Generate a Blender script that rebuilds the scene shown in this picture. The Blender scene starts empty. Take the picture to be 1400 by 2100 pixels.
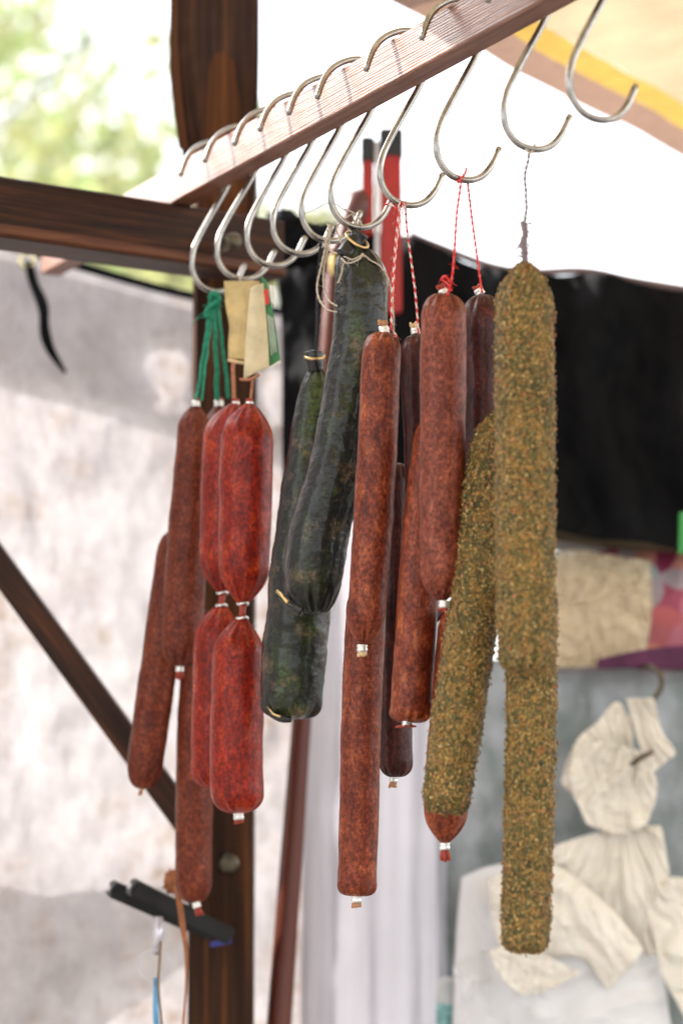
import bpy, bmesh, math, random
from mathutils import Vector, Matrix, noise
random.seed(7)
S = bpy.context.scene
C = S.collection
R = math.radians
# ---------------------------------------------------------------- camera
F = 85.0 / 36.0 * 2100.0            # focal length in photo pixels
PITCH = math.atan(590.0 / F)
H = 1.55                            # eye height
cam_d = bpy.data.cameras.new('camera'); cam = bpy.data.objects.new('camera', cam_d); C.objects.link(cam)
cam.location = (0, 0, H); cam.rotation_euler = (R(90) + PITCH, 0, 0)
cam_d.sensor_fit = 'VERTICAL'; cam_d.sensor_height = 36.0; cam_d.lens = 85.0
cam_d.clip_start = 0.05; cam_d.clip_end = 600
cam_d.dof.use_dof = True; cam_d.dof.focus_distance = 2.05; cam_d.dof.aperture_fstop = 3.9
S.camera = cam
# ---------------------------------------------------------------- sky and sun
SUN_EL = 34.0
SUN_V = Vector((-0.90, 0.30, 0)).normalized()
SUN_DIR = Vector((SUN_V.x * math.cos(R(SUN_EL)), SUN_V.y * math.cos(R(SUN_EL)), math.sin(R(SUN_EL))))
w = bpy.data.worlds.new('World'); S.world = w; w.use_nodes = True
nt = w.node_tree; bg = nt.nodes['Background']
sky = nt.nodes.new('ShaderNodeTexSky'); sky.sky_type = 'NISHITA'; sky.sun_disc = False
sky.sun_elevation = R(SUN_EL); sky.sun_rotation = math.atan2(SUN_DIR.x, SUN_DIR.y)
sky.dust_density = 2.5; sky.air_density = 1.0
hs = nt.nodes.new('ShaderNodeHueSaturation'); hs.inputs['Saturation'].default_value = 0.20; hs.inputs['Value'].default_value = 1.35   # thin white cloud veil
nt.links.new(sky.outputs[0], hs.inputs['Color']); nt.links.new(hs.outputs[0], bg.inputs[0]); bg.inputs[1].default_value = 0.15
sl = bpy.data.lights.new('sun', 'SUN'); sl.energy = 3.4; sl.angle = R(0.5); sl.color = (1.0, 0.95, 0.88)
so = bpy.data.objects.new('sun', sl); C.objects.link(so)
so.rotation_euler = (-SUN_DIR).to_track_quat('-Z', 'Y').to_euler()
S.view_settings.view_transform = 'Standard'; S.view_settings.look = 'None'
S.view_settings.exposure = 1.7; S.view_settings.gamma = 1.0
S.render.engine = 'CYCLES'; S.cycles.use_denoising = True
S.cycles.max_bounces = 8; S.cycles.transparent_max_bounces = 8

# ---------------------------------------------------------------- geometry helpers
CP, SP = math.cos(PITCH), math.sin(PITCH)
def ray(px, py):
    a = (px - 700.0) / F; b = (1050.0 - py) / F
    return Vector((a, CP - b * SP, SP + b * CP))
def P(px, py, Y):                    # the point seen at photo pixel px,py whose distance north is Y
    d = ray(px, py); return Vector((0, 0, H)) + d * (Y / d.y)
def Pz(px, py, z):
    d = ray(px, py); return Vector((0, 0, H)) + d * ((z - H) / d.z)
def proj(p):
    q = p - Vector((0, 0, H)); dep = q.y * CP + q.z * SP; up = -q.y * SP + q.z * CP
    return (700 + F * q.x / dep, 1050 - F * up / dep)
def cr(pts, n):                      # catmull-rom through tuples, n samples
    m = len(pts)
    if m == 2:
        return [tuple(a + (b - a) * i / (n - 1) for a, b in zip(pts[0], pts[1])) for i in range(n)]
    # roughly arc-length parametrised
    L = [0.0]
    for i in range(1, m):
        L.append(L[-1] + max(1e-9, math.sqrt(sum((a - b) ** 2 for a, b in zip(pts[i][:3], pts[i - 1][:3])))))
    out = []
    for i in range(n):
        s = L[-1] * i / (n - 1); k = 0
        while k < m - 2 and s > L[k + 1]: k += 1
        t = (s - L[k]) / (L[k + 1] - L[k])
        p1, p2 = pts[k], pts[k + 1]
        h = L[k + 1] - L[k]
        def tan(j):
            if j == 0: return [(b - a) / (L[1] - L[0]) for a, b in zip(pts[0], pts[1])]
            if j == m - 1: return [(b - a) / (L[-1] - L[-2]) for a, b in zip(pts[-2], pts[-1])]
            return [(b - a) / (L[j + 1] - L[j - 1]) for a, b in zip(pts[j - 1], pts[j + 1])]
        m1, m2 = tan(k), tan(k + 1)
        t2, t3 = t * t, t * t * t
        out.append(tuple((2*t3-3*t2+1)*a + (t3-2*t2+t)*h*u + (-2*t3+3*t2)*b + (t3-t2)*h*v for a, b, u, v in zip(p1, p2, m1, m2)))
    return out
def link(name, me, mat, parent=None, smooth=True):
    o = bpy.data.objects.new(name, me); C.objects.link(o)
    if mat: me.materials.append(mat)
    if smooth:
        for p in me.polygons: p.use_smooth = True
    if parent:
        o.parent = parent; o.matrix_parent_inverse = Matrix.Translation(-parent.location)
    return o
class MB:
    def __init__(s): s.v = []; s.f = []; s.uv = {}
    def tube(s, pts, rad, n=12, caps=True, disp=None, flat=None, closed=False):
        """sweep a circle; rad number or list; disp(ring_fraction, angle, point)->radial factor add; uv = angle, metres"""
        pts = [Vector(p) for p in pts]; m = len(pts); b0 = len(s.v)
        if not isinstance(rad, (list, tuple)): rad = [rad] * m
        t0 = (pts[1] - pts[0]).normalized()
        ref = Vector((0, -1, 0)) if abs(t0.y) < 0.8 else Vector((1, 0, 0))
        x = (ref - t0 * ref.dot(t0)).normalized(); L = 0
        for i in range(m):
            t = (pts[min(i + 1, m - 1)] - pts[max(i - 1, 0)]).normalized()
            x = (x - t * x.dot(t)).normalized(); y = t.cross(x)
            if i: L += (pts[i] - pts[i - 1]).length
            for j in range(n):
                a = 2 * math.pi * j / n
                d = x * math.cos(a) + y * math.sin(a); r = rad[i]
                if disp: r += disp(i / (m - 1), a, pts[i] + d * r, r)
                if flat: d = x * math.cos(a) + y * math.sin(a) * flat
                s.v.append(pts[i] + d * r); s.uv[len(s.v) - 1] = (j / n, L)
        for i in range(m - 1):
            for j in range(n):
                a, b = b0 + i * n + j, b0 + i * n + (j + 1) % n
                s.f.append((a, b, b + n, a + n))
        if closed:
            for j in range(n):
                a, b = b0 + (m - 1) * n + j, b0 + (m - 1) * n + (j + 1) % n
                s.f.append((a, b, b0 + (j + 1) % n, b0 + j))
        elif caps:
            s.f.append(tuple(b0 + j for j in reversed(range(n)))); s.f.append(tuple(b0 + (m - 1) * n + j for j in range(n)))
        return s
    def box(s, o, ax, ay, az):       # origin corner and three edge vectors
        b = len(s.v); o, ax, ay, az = Vector(o), Vector(ax), Vector(ay), Vector(az)
        for k in range(8): s.v.append(o + ax * (k & 1) + ay * ((k >> 1) & 1) + az * (k >> 2))
        for q in ((0,2,3,1),(4,5,7,6),(0,1,5,4),(2,6,7,3),(0,4,6,2),(1,3,7,5)): s.f.append(tuple(b + i for i in q))
        return s
    def lobe(s, c, rx, ry, rz, n=14, disp=0.0, sd=0.0, fr=30):
        b = len(s.v); c = Vector(c)
        for i in range(n + 1):
            th = math.pi * i / n
            for j in range(n):
                ph = 2 * math.pi * j / n
                d = Vector((math.sin(th) * math.cos(ph), math.sin(th) * math.sin(ph), math.cos(th)))
                k = 1 + disp * noise.noise(d * 1.7 * fr / 10 + Vector((sd, sd, sd)))
                s.v.append(c + Vector((d.x * rx, d.y * ry, d.z * rz)) * k)
        for i in range(n):
            for j in range(n):
                s.f.append((b + i*n + j, b + i*n + (j+1) % n, b + (i+1)*n + (j+1) % n, b + (i+1)*n + j))
        return s
    def build(s, name, mat, parent=None, smooth=True, bevel=0):
        me = bpy.data.meshes.new(name); me.from_pydata([tuple(v) for v in s.v], [], s.f)
        if s.uv:
            ul = me.uv_layers.new(name='UVMap')
            for lp in me.loops: ul.data[lp.index].uv = s.uv.get(lp.vertex_index, (0, 0))
            # fix the seam: faces that wrap from the last column to the first
            for p in me.polygons:
                us = [ul.data[i].uv[0] for i in p.loop_indices]
                if max(us) - min(us) > 0.5 and len(us) == 4:
                    for i in p.loop_indices:
                        if ul.data[i].uv[0] < 0.5: ul.data[i].uv = (ul.data[i].uv[0] + 1, ul.data[i].uv[1])
        bm = bmesh.new(); bm.from_mesh(me); bmesh.ops.recalc_face_normals(bm, faces=bm.faces)
        if bevel: bmesh.ops.bevel(bm, geom=list(bm.edges), offset=bevel, segments=2, affect='EDGES')
        bm.to_mesh(me); bm.free()
        o = link(name, me, mat, parent, smooth)
        if bevel: me.set_sharp_from_angle(angle=R(35))
        return o
def tag(o, label=None, cat=None, group=None, kind=None):
    if label: o['label'] = label
    if cat: o['category'] = cat
    if group: o['group'] = group
    if kind: o['kind'] = kind
    return o
def thing(name, loc, label, cat, group=None):
    o = bpy.data.objects.new(name, None); C.objects.link(o); o.location = loc; o.empty_display_size = 0.02
    return tag(o, label, cat, group)
def fbm(p, o=4): return noise.fractal(p, 1.0, 2.0, o)
def coons(top, bot, left, right, nu, nv, disp=None, thick=0.0, colf=None):
    """cloth patch between four polylines given as (px, py, Y); left/right run from top to bottom"""
    T, B, Lf, Rt = cr(top, nu), cr(bot, nu), cr(left, nv), cr(right, nv)
    vs = []; 
    for j in range(nv):
        v = j / (nv - 1)
        for i in range(nu):
            u = i / (nu - 1)
            q = [(1-v)*T[i][k] + v*B[i][k] + (1-u)*Lf[j][k] + u*Rt[j][k]
                 - ((1-u)*(1-v)*T[0][k] + u*(1-v)*T[-1][k] + (1-u)*v*B[0][k] + u*v*B[-1][k]) for k in range(3)]
            dz = disp(u, v, q) if disp else 0.0
            vs.append(P(q[0], q[1], q[2]) + Vector((0, dz, 0)))
    fs = [(j*nu+i, j*nu+i+1, (j+1)*nu+i+1, (j+1)*nu+i) for j in range(nv-1) for i in range(nu-1)]
    me = bpy.data.meshes.new('sheet')
    n = len(vs)
    if thick:
        vs = vs + [v + Vector((0, thick, 0)) for v in vs]
        fs = fs + [tuple(n + k for k in reversed(f)) for f in fs]
        ring = [i for i in range(nu)] + [j*nu+nu-1 for j in range(1, nv)] + [(nv-1)*nu+i for i in range(nu-2, -1, -1)] + [j*nu for j in range(nv-2, 0, -1)]
        for a in range(len(ring)):
            p, q = ring[a], ring[(a+1) % len(ring)]; fs.append((q, p, n + p, n + q))
    me.from_pydata([tuple(v) for v in vs], [], fs)
    ul = me.uv_layers.new(name='UVMap')
    for lp in me.loops:
        k = lp.vertex_index % n; ul.data[lp.index].uv = ((k % nu) / (nu - 1), 1 - (k // nu) / (nv - 1))
    if colf:
        ca = me.color_attributes.new('pattern', 'FLOAT_COLOR', 'POINT')
        for k in range(len(vs)):
            q = k % n; ca.data[k].color = (*colf(*proj(vs[q])), 1)
    return me

# ---------------------------------------------------------------- material helpers
def newmat(name):
    m = bpy.data.materials.new(name); m.use_nodes = True
    t = m.node_tree; return m, t, t.nodes['Principled BSDF']
def N(t, typ, **kw):
    n = t.nodes.new(typ)
    for k, v in kw.items():
        if k in n.inputs.keys(): n.inputs[k].default_value = v
        else: setattr(n, k, v)
    return n
def ramp(t, src, stops):
    r = t.nodes.new('ShaderNodeValToRGB'); e = r.color_ramp.elements
    while len(e) > 1: e.remove(e[-1])
    e[0].position = stops[0][0]; e[0].color = (*stops[0][1], 1)
    for p, c in stops[1:]:
        x = e.new(p); x.color = (*c, 1)
    t.links.new(src, r.inputs[0]); return r.outputs[0]
def mixc(t, fac, a, b, mode='MIX'):
    m = t.nodes.new('ShaderNodeMix'); m.data_type = 'RGBA'; m.blend_type = mode
    for sock, v in ((m.inputs[0], fac), (m.inputs[6], a), (m.inputs[7], b)):
        if isinstance(v, (int, float)): sock.default_value = v
        elif isinstance(v, tuple): sock.default_value = (*v, 1)
        else: t.links.new(v, sock)
    return m.outputs[2]
def coords(t, kind='Object', scale=(1, 1, 1)):
    tc = t.nodes.new('ShaderNodeTexCoord'); mp = t.nodes.new('ShaderNodeMapping'); mp.inputs['Scale'].default_value = scale
    t.links.new(tc.outputs[kind], mp.inputs[0]); return mp.outputs[0]
def tex(t, co, scale, detail=4, rough=0.55, typ='ShaderNodeTexNoise', **kw):
    n = t.nodes.new(typ); n.inputs['Scale'].default_value = scale
    if 'Detail' in n.inputs.keys(): n.inputs['Detail'].default_value = detail
    if 'Roughness' in n.inputs.keys(): n.inputs['Roughness'].default_value = rough
    for k, v in kw.items(): setattr(n, k, v)
    t.links.new(co, n.inputs['Vector']); return n
def bump(t, b, src, strength, dist, prev=None):
    n = t.nodes.new('ShaderNodeBump'); n.inputs['Strength'].default_value = strength; n.inputs['Distance'].default_value = dist
    t.links.new(src, n.inputs['Height'])
    if prev: t.links.new(prev, n.inputs['Normal'])
    t.links.new(n.outputs[0], b.inputs['Normal']); return n.outputs[0]

def mat_red(name, dark, mid, light, rough=0.42, fat=(0.42, 0.16, 0.075)):
    m, t, b = newmat(name)
    co = coords(t, 'Object'); cs = coords(t, 'Object', (1, 1, 0.55))
    n1 = tex(t, cs, 75, 6, 0.6); n2 = tex(t, cs, 480, 3, 0.6); n3 = tex(t, co, 26, 3)
    c = ramp(t, n1.outputs[0], [(0.30, dark), (0.52, mid), (0.72, light)])
    c2 = ramp(t, n3.outputs[0], [(0.35, dark), (0.6, mid), (0.8, light)])
    c = mixc(t, 0.25, c, c2)
    wv = tex(t, coords(t, 'Object', (1, 1, 0.42)), 230, typ='ShaderNodeTexVoronoi'); wv.feature = 'DISTANCE_TO_EDGE'
    # pale fat specks under the casing and fine dark fibres
    gr = ramp(t, tex(t, coords(t, 'Object', (1, 1, 0.75)), 330, 4, 0.75).outputs[0], [(0.34, (0.45, 0.38, 0.36)), (0.5, (1.0, 0.98, 0.96)), (0.64, (1.75, 1.9, 2.0))])
    c = mixc(t, 1.0, c, gr, 'MULTIPLY')
    v = tex(t, coords(t, 'Object', (1, 1, 0.6)), 260, typ='ShaderNodeTexVoronoi')
    sp = ramp(t, v.outputs['Distance'], [(0.0, (1, 1, 1)), (0.16, (1, 1, 1)), (0.34, (0, 0, 0))])
    gate = ramp(t, tex(t, co, 120, 2).outputs[0], [(0.47, (0, 0, 0)), (0.6, (0.8, 0.8, 0.8))])
    f = mixc(t, 1.0, sp, gate, 'MULTIPLY')
    c = mixc(t, f, c, fat)
    fib = ramp(t, n2.outputs[0], [(0.36, (0.7, 0.66, 0.66)), (0.5, (1, 1, 1))])
    c = mixc(t, 0.8, c, fib, 'MULTIPLY')
    t.links.new(c, b.inputs['Base Color'])
    rr = ramp(t, n1.outputs[0], [(0.3, (rough + 0.12,) * 3), (0.7, (rough - 0.06,) * 3)])
    t.links.new(rr, b.inputs['Roughness'])
    b.inputs['Specular IOR Level'].default_value = 0.2
    b.inputs['Coat Weight'].default_value = 0.10; b.inputs['Coat Roughness'].default_value = 0.16
    p = bump(t, b, n1.outputs[0], 0.7, 0.0018); p = bump(t, b, wv.outputs['Distance'], 0.55, 0.0012, p); bump(t, b, n2.outputs[0], 0.8, 0.0007, p)
    return m
M = {}
M['salami'] = mat_red('reddish brown salami casing', (0.075, 0.011, 0.005), (0.185, 0.034, 0.012), (0.36, 0.095, 0.030))
M['salami_dark'] = mat_red('dark purple salami casing', (0.020, 0.004, 0.004), (0.050, 0.009, 0.007), (0.105, 0.022, 0.014), 0.34)
M['salami_brown'] = mat_red('dull brown salami casing', (0.075, 0.012, 0.005), (0.145, 0.026, 0.009), (0.21, 0.048, 0.016), 0.5, (0.2, 0.06, 0.03))
M['salami_pink'] = mat_red('rosy salami casing', (0.095, 0.018, 0.010), (0.18, 0.039, 0.019), (0.27, 0.072, 0.036), 0.45)
M['salami_vivid'] = mat_red('vivid red paprika casing', (0.12, 0.006, 0.002), (0.245, 0.014, 0.004), (0.43, 0.055, 0.010), 0.3, (0.55, 0.14, 0.04))

def mat_herb():
    m, t, b = newmat('herb and spice crust')
    co = coords(t, 'Object', (1, 1, 0.75)); wn = tex(t, co, 300, 3)
    mm = t.nodes.new('ShaderNodeVectorMath'); mm.operation = 'SCALE'; mm.inputs['Scale'].default_value = 0.003
    t.links.new(wn.outputs['Color'], mm.inputs[0])
    ad = t.nodes.new('ShaderNodeVectorMath'); ad.operation = 'ADD'; t.links.new(co, ad.inputs[0]); t.links.new(mm.outputs[0], ad.inputs[1])
    cs_ = []
    for sc_ in (180, 330):
        v = tex(t, ad.outputs[0], sc_, typ='ShaderNodeTexVoronoi')
        sp_ = t.nodes.new('ShaderNodeSeparateColor'); t.links.new(v.outputs['Color'], sp_.inputs[0])
        cs_.append(ramp(t, sp_.outputs[0], [(0.0, (0.030, 0.034, 0.012)), (0.14, (0.10, 0.10, 0.028)), (0.30, (0.22, 0.17, 0.038)),
            (0.46, (0.33, 0.215, 0.045)), (0.60, (0.16, 0.075, 0.020)), (0.70, (0.46, 0.33, 0.07)), (0.82, (0.40, 0.14, 0.028)), (0.90, (0.62, 0.48, 0.16)), (1.0, (0.12, 0.11, 0.03))]))
        if sc_ == 180: vbig = v
    c = mixc(t, 0.3, cs_[0], cs_[1]); v = vbig
    n = tex(t, co, 600, 4); d = ramp(t, n.outputs[0], [(0.36, (0.35, 0.32, 0.28)), (0.52, (1.2, 1.15, 1.05))])
    c = mixc(t, 0.85, c, d, 'MULTIPLY')
    big = ramp(t, tex(t, co, 22, 3).outputs[0], [(0.3, (0.62, 0.6, 0.5)), (0.65, (1.15, 1.05, 0.95))])
    c = mixc(t, 1.0, c, big, 'MULTIPLY')
    t.links.new(c, b.inputs['Base Color']); b.inputs['Roughness'].default_value = 0.62
    p = bump(t, b, v.outputs['Distance'], 1.0, 0.004); bump(t, b, n.outputs[0], 1.0, 0.002, p)
    return m
M['herb'] = mat_herb()
def mat_flake():
    m, t, b = newmat('dried herb flakes and cracked spice'); g = t.nodes.new('ShaderNodeNewGeometry')
    c = ramp(t, g.outputs['Random Per Island'], [(0.0, (0.035, 0.038, 0.014)), (0.10, (0.09, 0.09, 0.028)), (0.20, (0.20, 0.15, 0.038)), (0.36, (0.29, 0.19, 0.05)),
        (0.50, (0.20, 0.085, 0.025)), (0.60, (0.37, 0.225, 0.05)), (0.74, (0.25, 0.125, 0.035)), (0.86, (0.42, 0.28, 0.085)), (0.93, (0.36, 0.08, 0.02)), (0.97, (0.46, 0.35, 0.13)), (1.0, (0.40, 0.28, 0.10))])
    t.links.new(c, b.inputs['Base Color']); b.inputs['Roughness'].default_value = 0.5; return m
M['flake'] = mat_flake()
def mat_green():
    m, t, b = newmat('dark greenish smoked horse-shoe casing')
    co = coords(t, 'Object'); uv = coords(t, 'UV')
    n1 = tex(t, co, 55, 6, 0.6); n2 = tex(t, co, 330, 4, 0.6)
    base = ramp(t, n1.outputs[0], [(0.32, (0.003, 0.004, 0.004)), (0.6, (0.007, 0.008, 0.007)), (0.8, (0.018, 0.018, 0.012))])
    sx = t.nodes.new('ShaderNodeSeparateXYZ'); t.links.new(uv, sx.inputs[0])
    fu = t.nodes.new('ShaderNodeMath'); fu.operation = 'ADD'; fu.inputs[1].default_value = 0.5; t.links.new(sx.outputs[0], fu.inputs[0])
    ff = t.nodes.new('ShaderNodeMath'); ff.operation = 'FRACT'; t.links.new(fu.outputs[0], ff.inputs[0])
    # green stripe along one side, ragged edges
    wob = t.nodes.new('ShaderNodeMath'); wob.operation = 'MULTIPLY_ADD'; wob.inputs[1].default_value = 0.34
    t.links.new(n1.outputs[0], wob.inputs[0]); t.links.new(ff.outputs[0], wob.inputs[2])
    st2 = ramp(t, wob.outputs[0], [(0.54, (0, 0, 0)), (0.64, (1, 1, 1)), (0.69, (1, 1, 1)), (0.80, (0, 0, 0))])
    rag = ramp(t, n2.outputs[0], [(0.42, (0.25,) * 3), (0.6, (1, 1, 1))])
    gg = ramp(t, tex(t, coords(t, 'Object', (1, 1, 0.5)), 28, 4, 0.6).outputs[0], [(0.42, (0.05,) * 3), (0.58, (1, 1, 1))])
    f = mixc(t, 1.0, mixc(t, 1.0, st2, rag, 'MULTIPLY'), gg, 'MULTIPLY')
    c = mixc(t, f, base, (0.055, 0.090, 0.014))
    # pale crusty flecks
    v = tex(t, coords(t, 'Object', (1, 1, 0.5)), 260, typ='ShaderNodeTexVoronoi')
    sp = ramp(t, v.outputs['Distance'], [(0.0, (1, 1, 1)), (0.20, (1, 1, 1)), (0.32, (0, 0, 0))])
    g = ramp(t, tex(t, co, 70, 3).outputs[0], [(0.44, (0, 0, 0)), (0.52, (1, 1, 1))])
    f2 = mixc(t, 1.0, sp, g, 'MULTIPLY'); c = mixc(t, f2, c, (0.50, 0.38, 0.20))
    # brown weathered patches
    g2 = ramp(t, tex(t, co, 34, 5, 0.7).outputs[0], [(0.54, (0, 0, 0)), (0.66, (0.8,) * 3)])
    f3 = mixc(t, 1.0, g2, rag, 'MULTIPLY'); c = mixc(t, f3, c, (0.16, 0.10, 0.05))
    t.links.new(c, b.inputs['Base Color']); b.inputs['Roughness'].default_value = 0.3
    b.inputs['Specular IOR Level'].default_value = 0.2; b.inputs['Coat Weight'].default_value = 0.4; b.inputs['Coat Roughness'].default_value = 0.15
    p = bump(t, b, n1.outputs[0], 0.9, 0.004); p = bump(t, b, tex(t, coords(t, 'Object', (1, 1, 0.6)), 190, 5, 0.65).outputs[0], 0.8, 0.0014, p); bump(t, b, n2.outputs[0], 0.8, 0.001, p)
    return m
M['green'] = mat_green()
def mat_wood(name, a, b_, c_, scale=1.0, rough=0.5, ax=0, rot=0.0, spec=0.4):
    m, t, b = newmat(name)
    tc = t.nodes.new('ShaderNodeTexCoord'); mp = t.nodes.new('ShaderNodeMapping')
    sc = [14 * scale] * 3; sc[ax] = 0.9 * scale; mp.inputs['Scale'].default_value = sc
    t.links.new(tc.outputs['UV'], mp.inputs[0])
    n = tex(t, mp.outputs[0], 5.0, 8, 0.62); wv = tex(t, mp.outputs[0], 3.2, 3, typ='ShaderNodeTexWave')
    wv.bands_direction = 'Y' if ax == 0 else 'X'; wv.inputs['Distortion'].default_value = 5.5; wv.inputs['Detail Scale'].default_value = 1.4
    c = ramp(t, n.outputs[0], [(0.32, a), (0.52, b_), (0.72, c_)])
    g = ramp(t, wv.outputs['Fac'], [(0.25, (0.72, 0.68, 0.66)), (0.75, (1, 1, 1))])
    c = mixc(t, 0.8, c, g, 'MULTIPLY'); t.links.new(c, b.inputs['Base Color'])
    b.inputs['Roughness'].default_value = rough; b.inputs['Specular IOR Level'].default_value = spec
    p = bump(t, b, wv.outputs['Fac'], 0.25, 0.0008); bump(t, b, n.outputs[0], 0.3, 0.0008, p)
    return m
M['rail'] = mat_wood('stained pine batten', (0.12, 0.042, 0.022), (0.23, 0.098, 0.058), (0.34, 0.17, 0.11), 3.0, 0.35, 0, spec=0.7)
M['beam'] = mat_wood('dark brown stained timber', (0.014, 0.006, 0.004), (0.040, 0.016, 0.009), (0.11, 0.036, 0.012), 1.6, 0.5, spec=0.2)
M['post'] = mat_wood('dark weathered post timber', (0.014, 0.007, 0.004), (0.045, 0.019, 0.009), (0.15, 0.052, 0.014), 0.7, 0.55, spec=0.1)
M['pole'] = mat_wood('varnished red brown pole', (0.07, 0.012, 0.005), (0.12, 0.022, 0.008), (0.18, 0.04, 0.012), 1.0, 0.25, 1, spec=0.3)
def simple(name, col, rough=0.5, metal=0.0, noise_s=0, var=0.25, bmp=0.0, trans=0.0, spec=0.5, bd=0.001, subs=0.0):
    m, t, b = newmat(name); b.inputs['Roughness'].default_value = rough; b.inputs['Metallic'].default_value = metal
    b.inputs['Base Color'].default_value = (*col, 1); b.inputs['Specular IOR Level'].default_value = spec
    src = None
    if noise_s:
        n = tex(t, coords(t, 'Object'), noise_s, 5, 0.6)
        src = ramp(t, n.outputs[0], [(0.3, tuple(x * (1 - var) for x in col)), (0.7, tuple(min(1, x * (1 + var)) for x in col))])
        t.links.new(src, b.inputs['Base Color'])
        if bmp: bump(t, b, n.outputs[0], bmp, bd)
    if trans:
        tr = t.nodes.new('ShaderNodeBsdfTranslucent'); mx = t.nodes.new('ShaderNodeMixShader'); mx.inputs[0].default_value = trans
        tr.inputs[0].default_value = (*col, 1)
        if src: t.links.new(src, tr.inputs[0])
        o = t.nodes['Material Output']; t.links.new(b.outputs[0], mx.inputs[1]); t.links.new(tr.outputs[0], mx.inputs[2]); t.links.new(mx.outputs[0], o.inputs[0])
    return m
M['steel'] = simple('brushed stainless steel', (0.36, 0.345, 0.33), 0.24, 1.0, 60, 0.4, 0.05)
M['dull_steel'] = simple('tarnished steel wire', (0.13, 0.11, 0.08), 0.45, 1.0, 60, 0.4)
M['clip'] = simple('aluminium clip', (0.82, 0.82, 0.80), 0.35, 0.75, 300, 0.1)
M['tail'] = simple('twisted casing end', (0.42, 0.20, 0.09), 0.5, 0, 500, 0.4, 0.5)
M['tail_red'] = simple('red casing end', (0.32, 0.035, 0.015), 0.4, 0, 500, 0.4, 0.5)
M['tail_cream'] = simple('cream casing end', (0.68, 0.50, 0.28), 0.5, 0, 500, 0.25, 0.5)
M['black_tie'] = simple('black glossy casing end', (0.010, 0.010, 0.011), 0.25, 0, 200, 0.5, 0.5)
M['gold'] = simple('brass coloured wire clamp', (0.70, 0.50, 0.24), 0.3, 0.9, 200, 0.3)
M['twine'] = simple('natural white twine', (0.62, 0.54, 0.44), 0.85, 0, 900, 0.3, 0.7, 0.15)
M['hair_string'] = simple('greyish purple fibre string', (0.22, 0.17, 0.18), 0.9, 0, 900, 0.3)
M['black_string'] = simple('black string', (0.015, 0.014, 0.02), 0.7, 0, 900, 0.3)
M['green_string'] = simple('green polypropylene string', (0.010, 0.30, 0.17), 0.4, 0, 300, 0.45, 0.3, 0.25)
M['skin_string'] = simple('orange tan string', (0.50, 0.20, 0.10), 0.6, 0, 300, 0.3, 0.3, 0.2)
def mat_baker(name, c1, c2):
    m, t, b = newmat(name); uv = coords(t, 'UV'); sx = t.nodes.new('ShaderNodeSeparateXYZ'); t.links.new(uv, sx.inputs[0])
    a = t.nodes.new('ShaderNodeMath'); a.operation = 'MULTIPLY_ADD'; a.inputs[1].default_value = 110.0
    t.links.new(sx.outputs[1], a.inputs[0]); t.links.new(sx.outputs[0], a.inputs[2])
    f = t.nodes.new('ShaderNodeMath'); f.operation = 'FRACT'; t.links.new(a.outputs[0], f.inputs[0])
    c = ramp(t, f.outputs[0], [(0.0, c1), (0.5, c1), (0.56, c2), (0.94, c2), (1.0, c1)])
    t.links.new(c, b.inputs['Base Color']); b.inputs['Roughness'].default_value = 0.8
    bump(t, b, tex(t, coords(t, 'Object'), 1500, 2).outputs[0], 0.5, 0.0003)
    return m
M['baker'] = mat_baker('red and white baker twine', (0.60, 0.02, 0.02), (0.80, 0.72, 0.68))
M['red_string'] = mat_baker('red twisted string', (0.62, 0.015, 0.02), (0.70, 0.10, 0.09))
M['paper'] = simple('cream paper tag', (0.66, 0.51, 0.24), 0.6, 0, 60, 0.22, 0.2, 0.25)
M['paper_pale'] = simple('pale paper tag', (0.74, 0.64, 0.42), 0.6, 0, 60, 0.15, 0.2, 0.25)
M['black_cloth'] = simple('black coated cloth', (0.0028, 0.003, 0.004), 0.7, 0, 14, 0.5, 0.2, spec=0.12)
M['black_plastic'] = simple('black plastic', (0.008, 0.009, 0.010), 0.4, 0, 40, 0.3, 0.1)
M['red_plastic'] = simple('red painted metal', (0.40, 0.012, 0.012), 0.3, 0, 30, 0.2)
M['silver'] = simple('silver tube', (0.62, 0.60, 0.66), 0.3, 0.6, 30, 0.1)
M['eyelet'] = simple('brass eyelet', (0.75, 0.68, 0.42), 0.25, 0.9, 30, 0.1)
M['white_bag'] = simple('white plastic film', (0.86, 0.86, 0.88), 0.42, 0, 20, 0.05, 0.25, 0.22)
M['cream_bag'] = simple('cream plastic film', (0.92, 0.88, 0.80), 0.24, 0, 30, 0.03, 0.2, 0.25, bd=0.002)
M['yellow_bag'] = simple('thin yellowish plastic film', (0.85, 0.74, 0.54), 0.18, 0, 40, 0.1, 0.5, 0.25, bd=0.003)
M['hem_beige'] = simple('beige webbing hem', (0.30, 0.19, 0.14), 0.8, 0, 60, 0.1, 0.2, 0.3)
M['stripe_yellow'] = simple('ochre canvas stripe', (0.46, 0.30, 0.07), 0.8, 0, 40, 0.12, 0.2, 0.35)
M['canvas_cream'] = simple('cream awning canvas', (0.58, 0.47, 0.30), 0.8, 0, 9, 0.2, 0.3, 0.24, bd=0.01)
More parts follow.
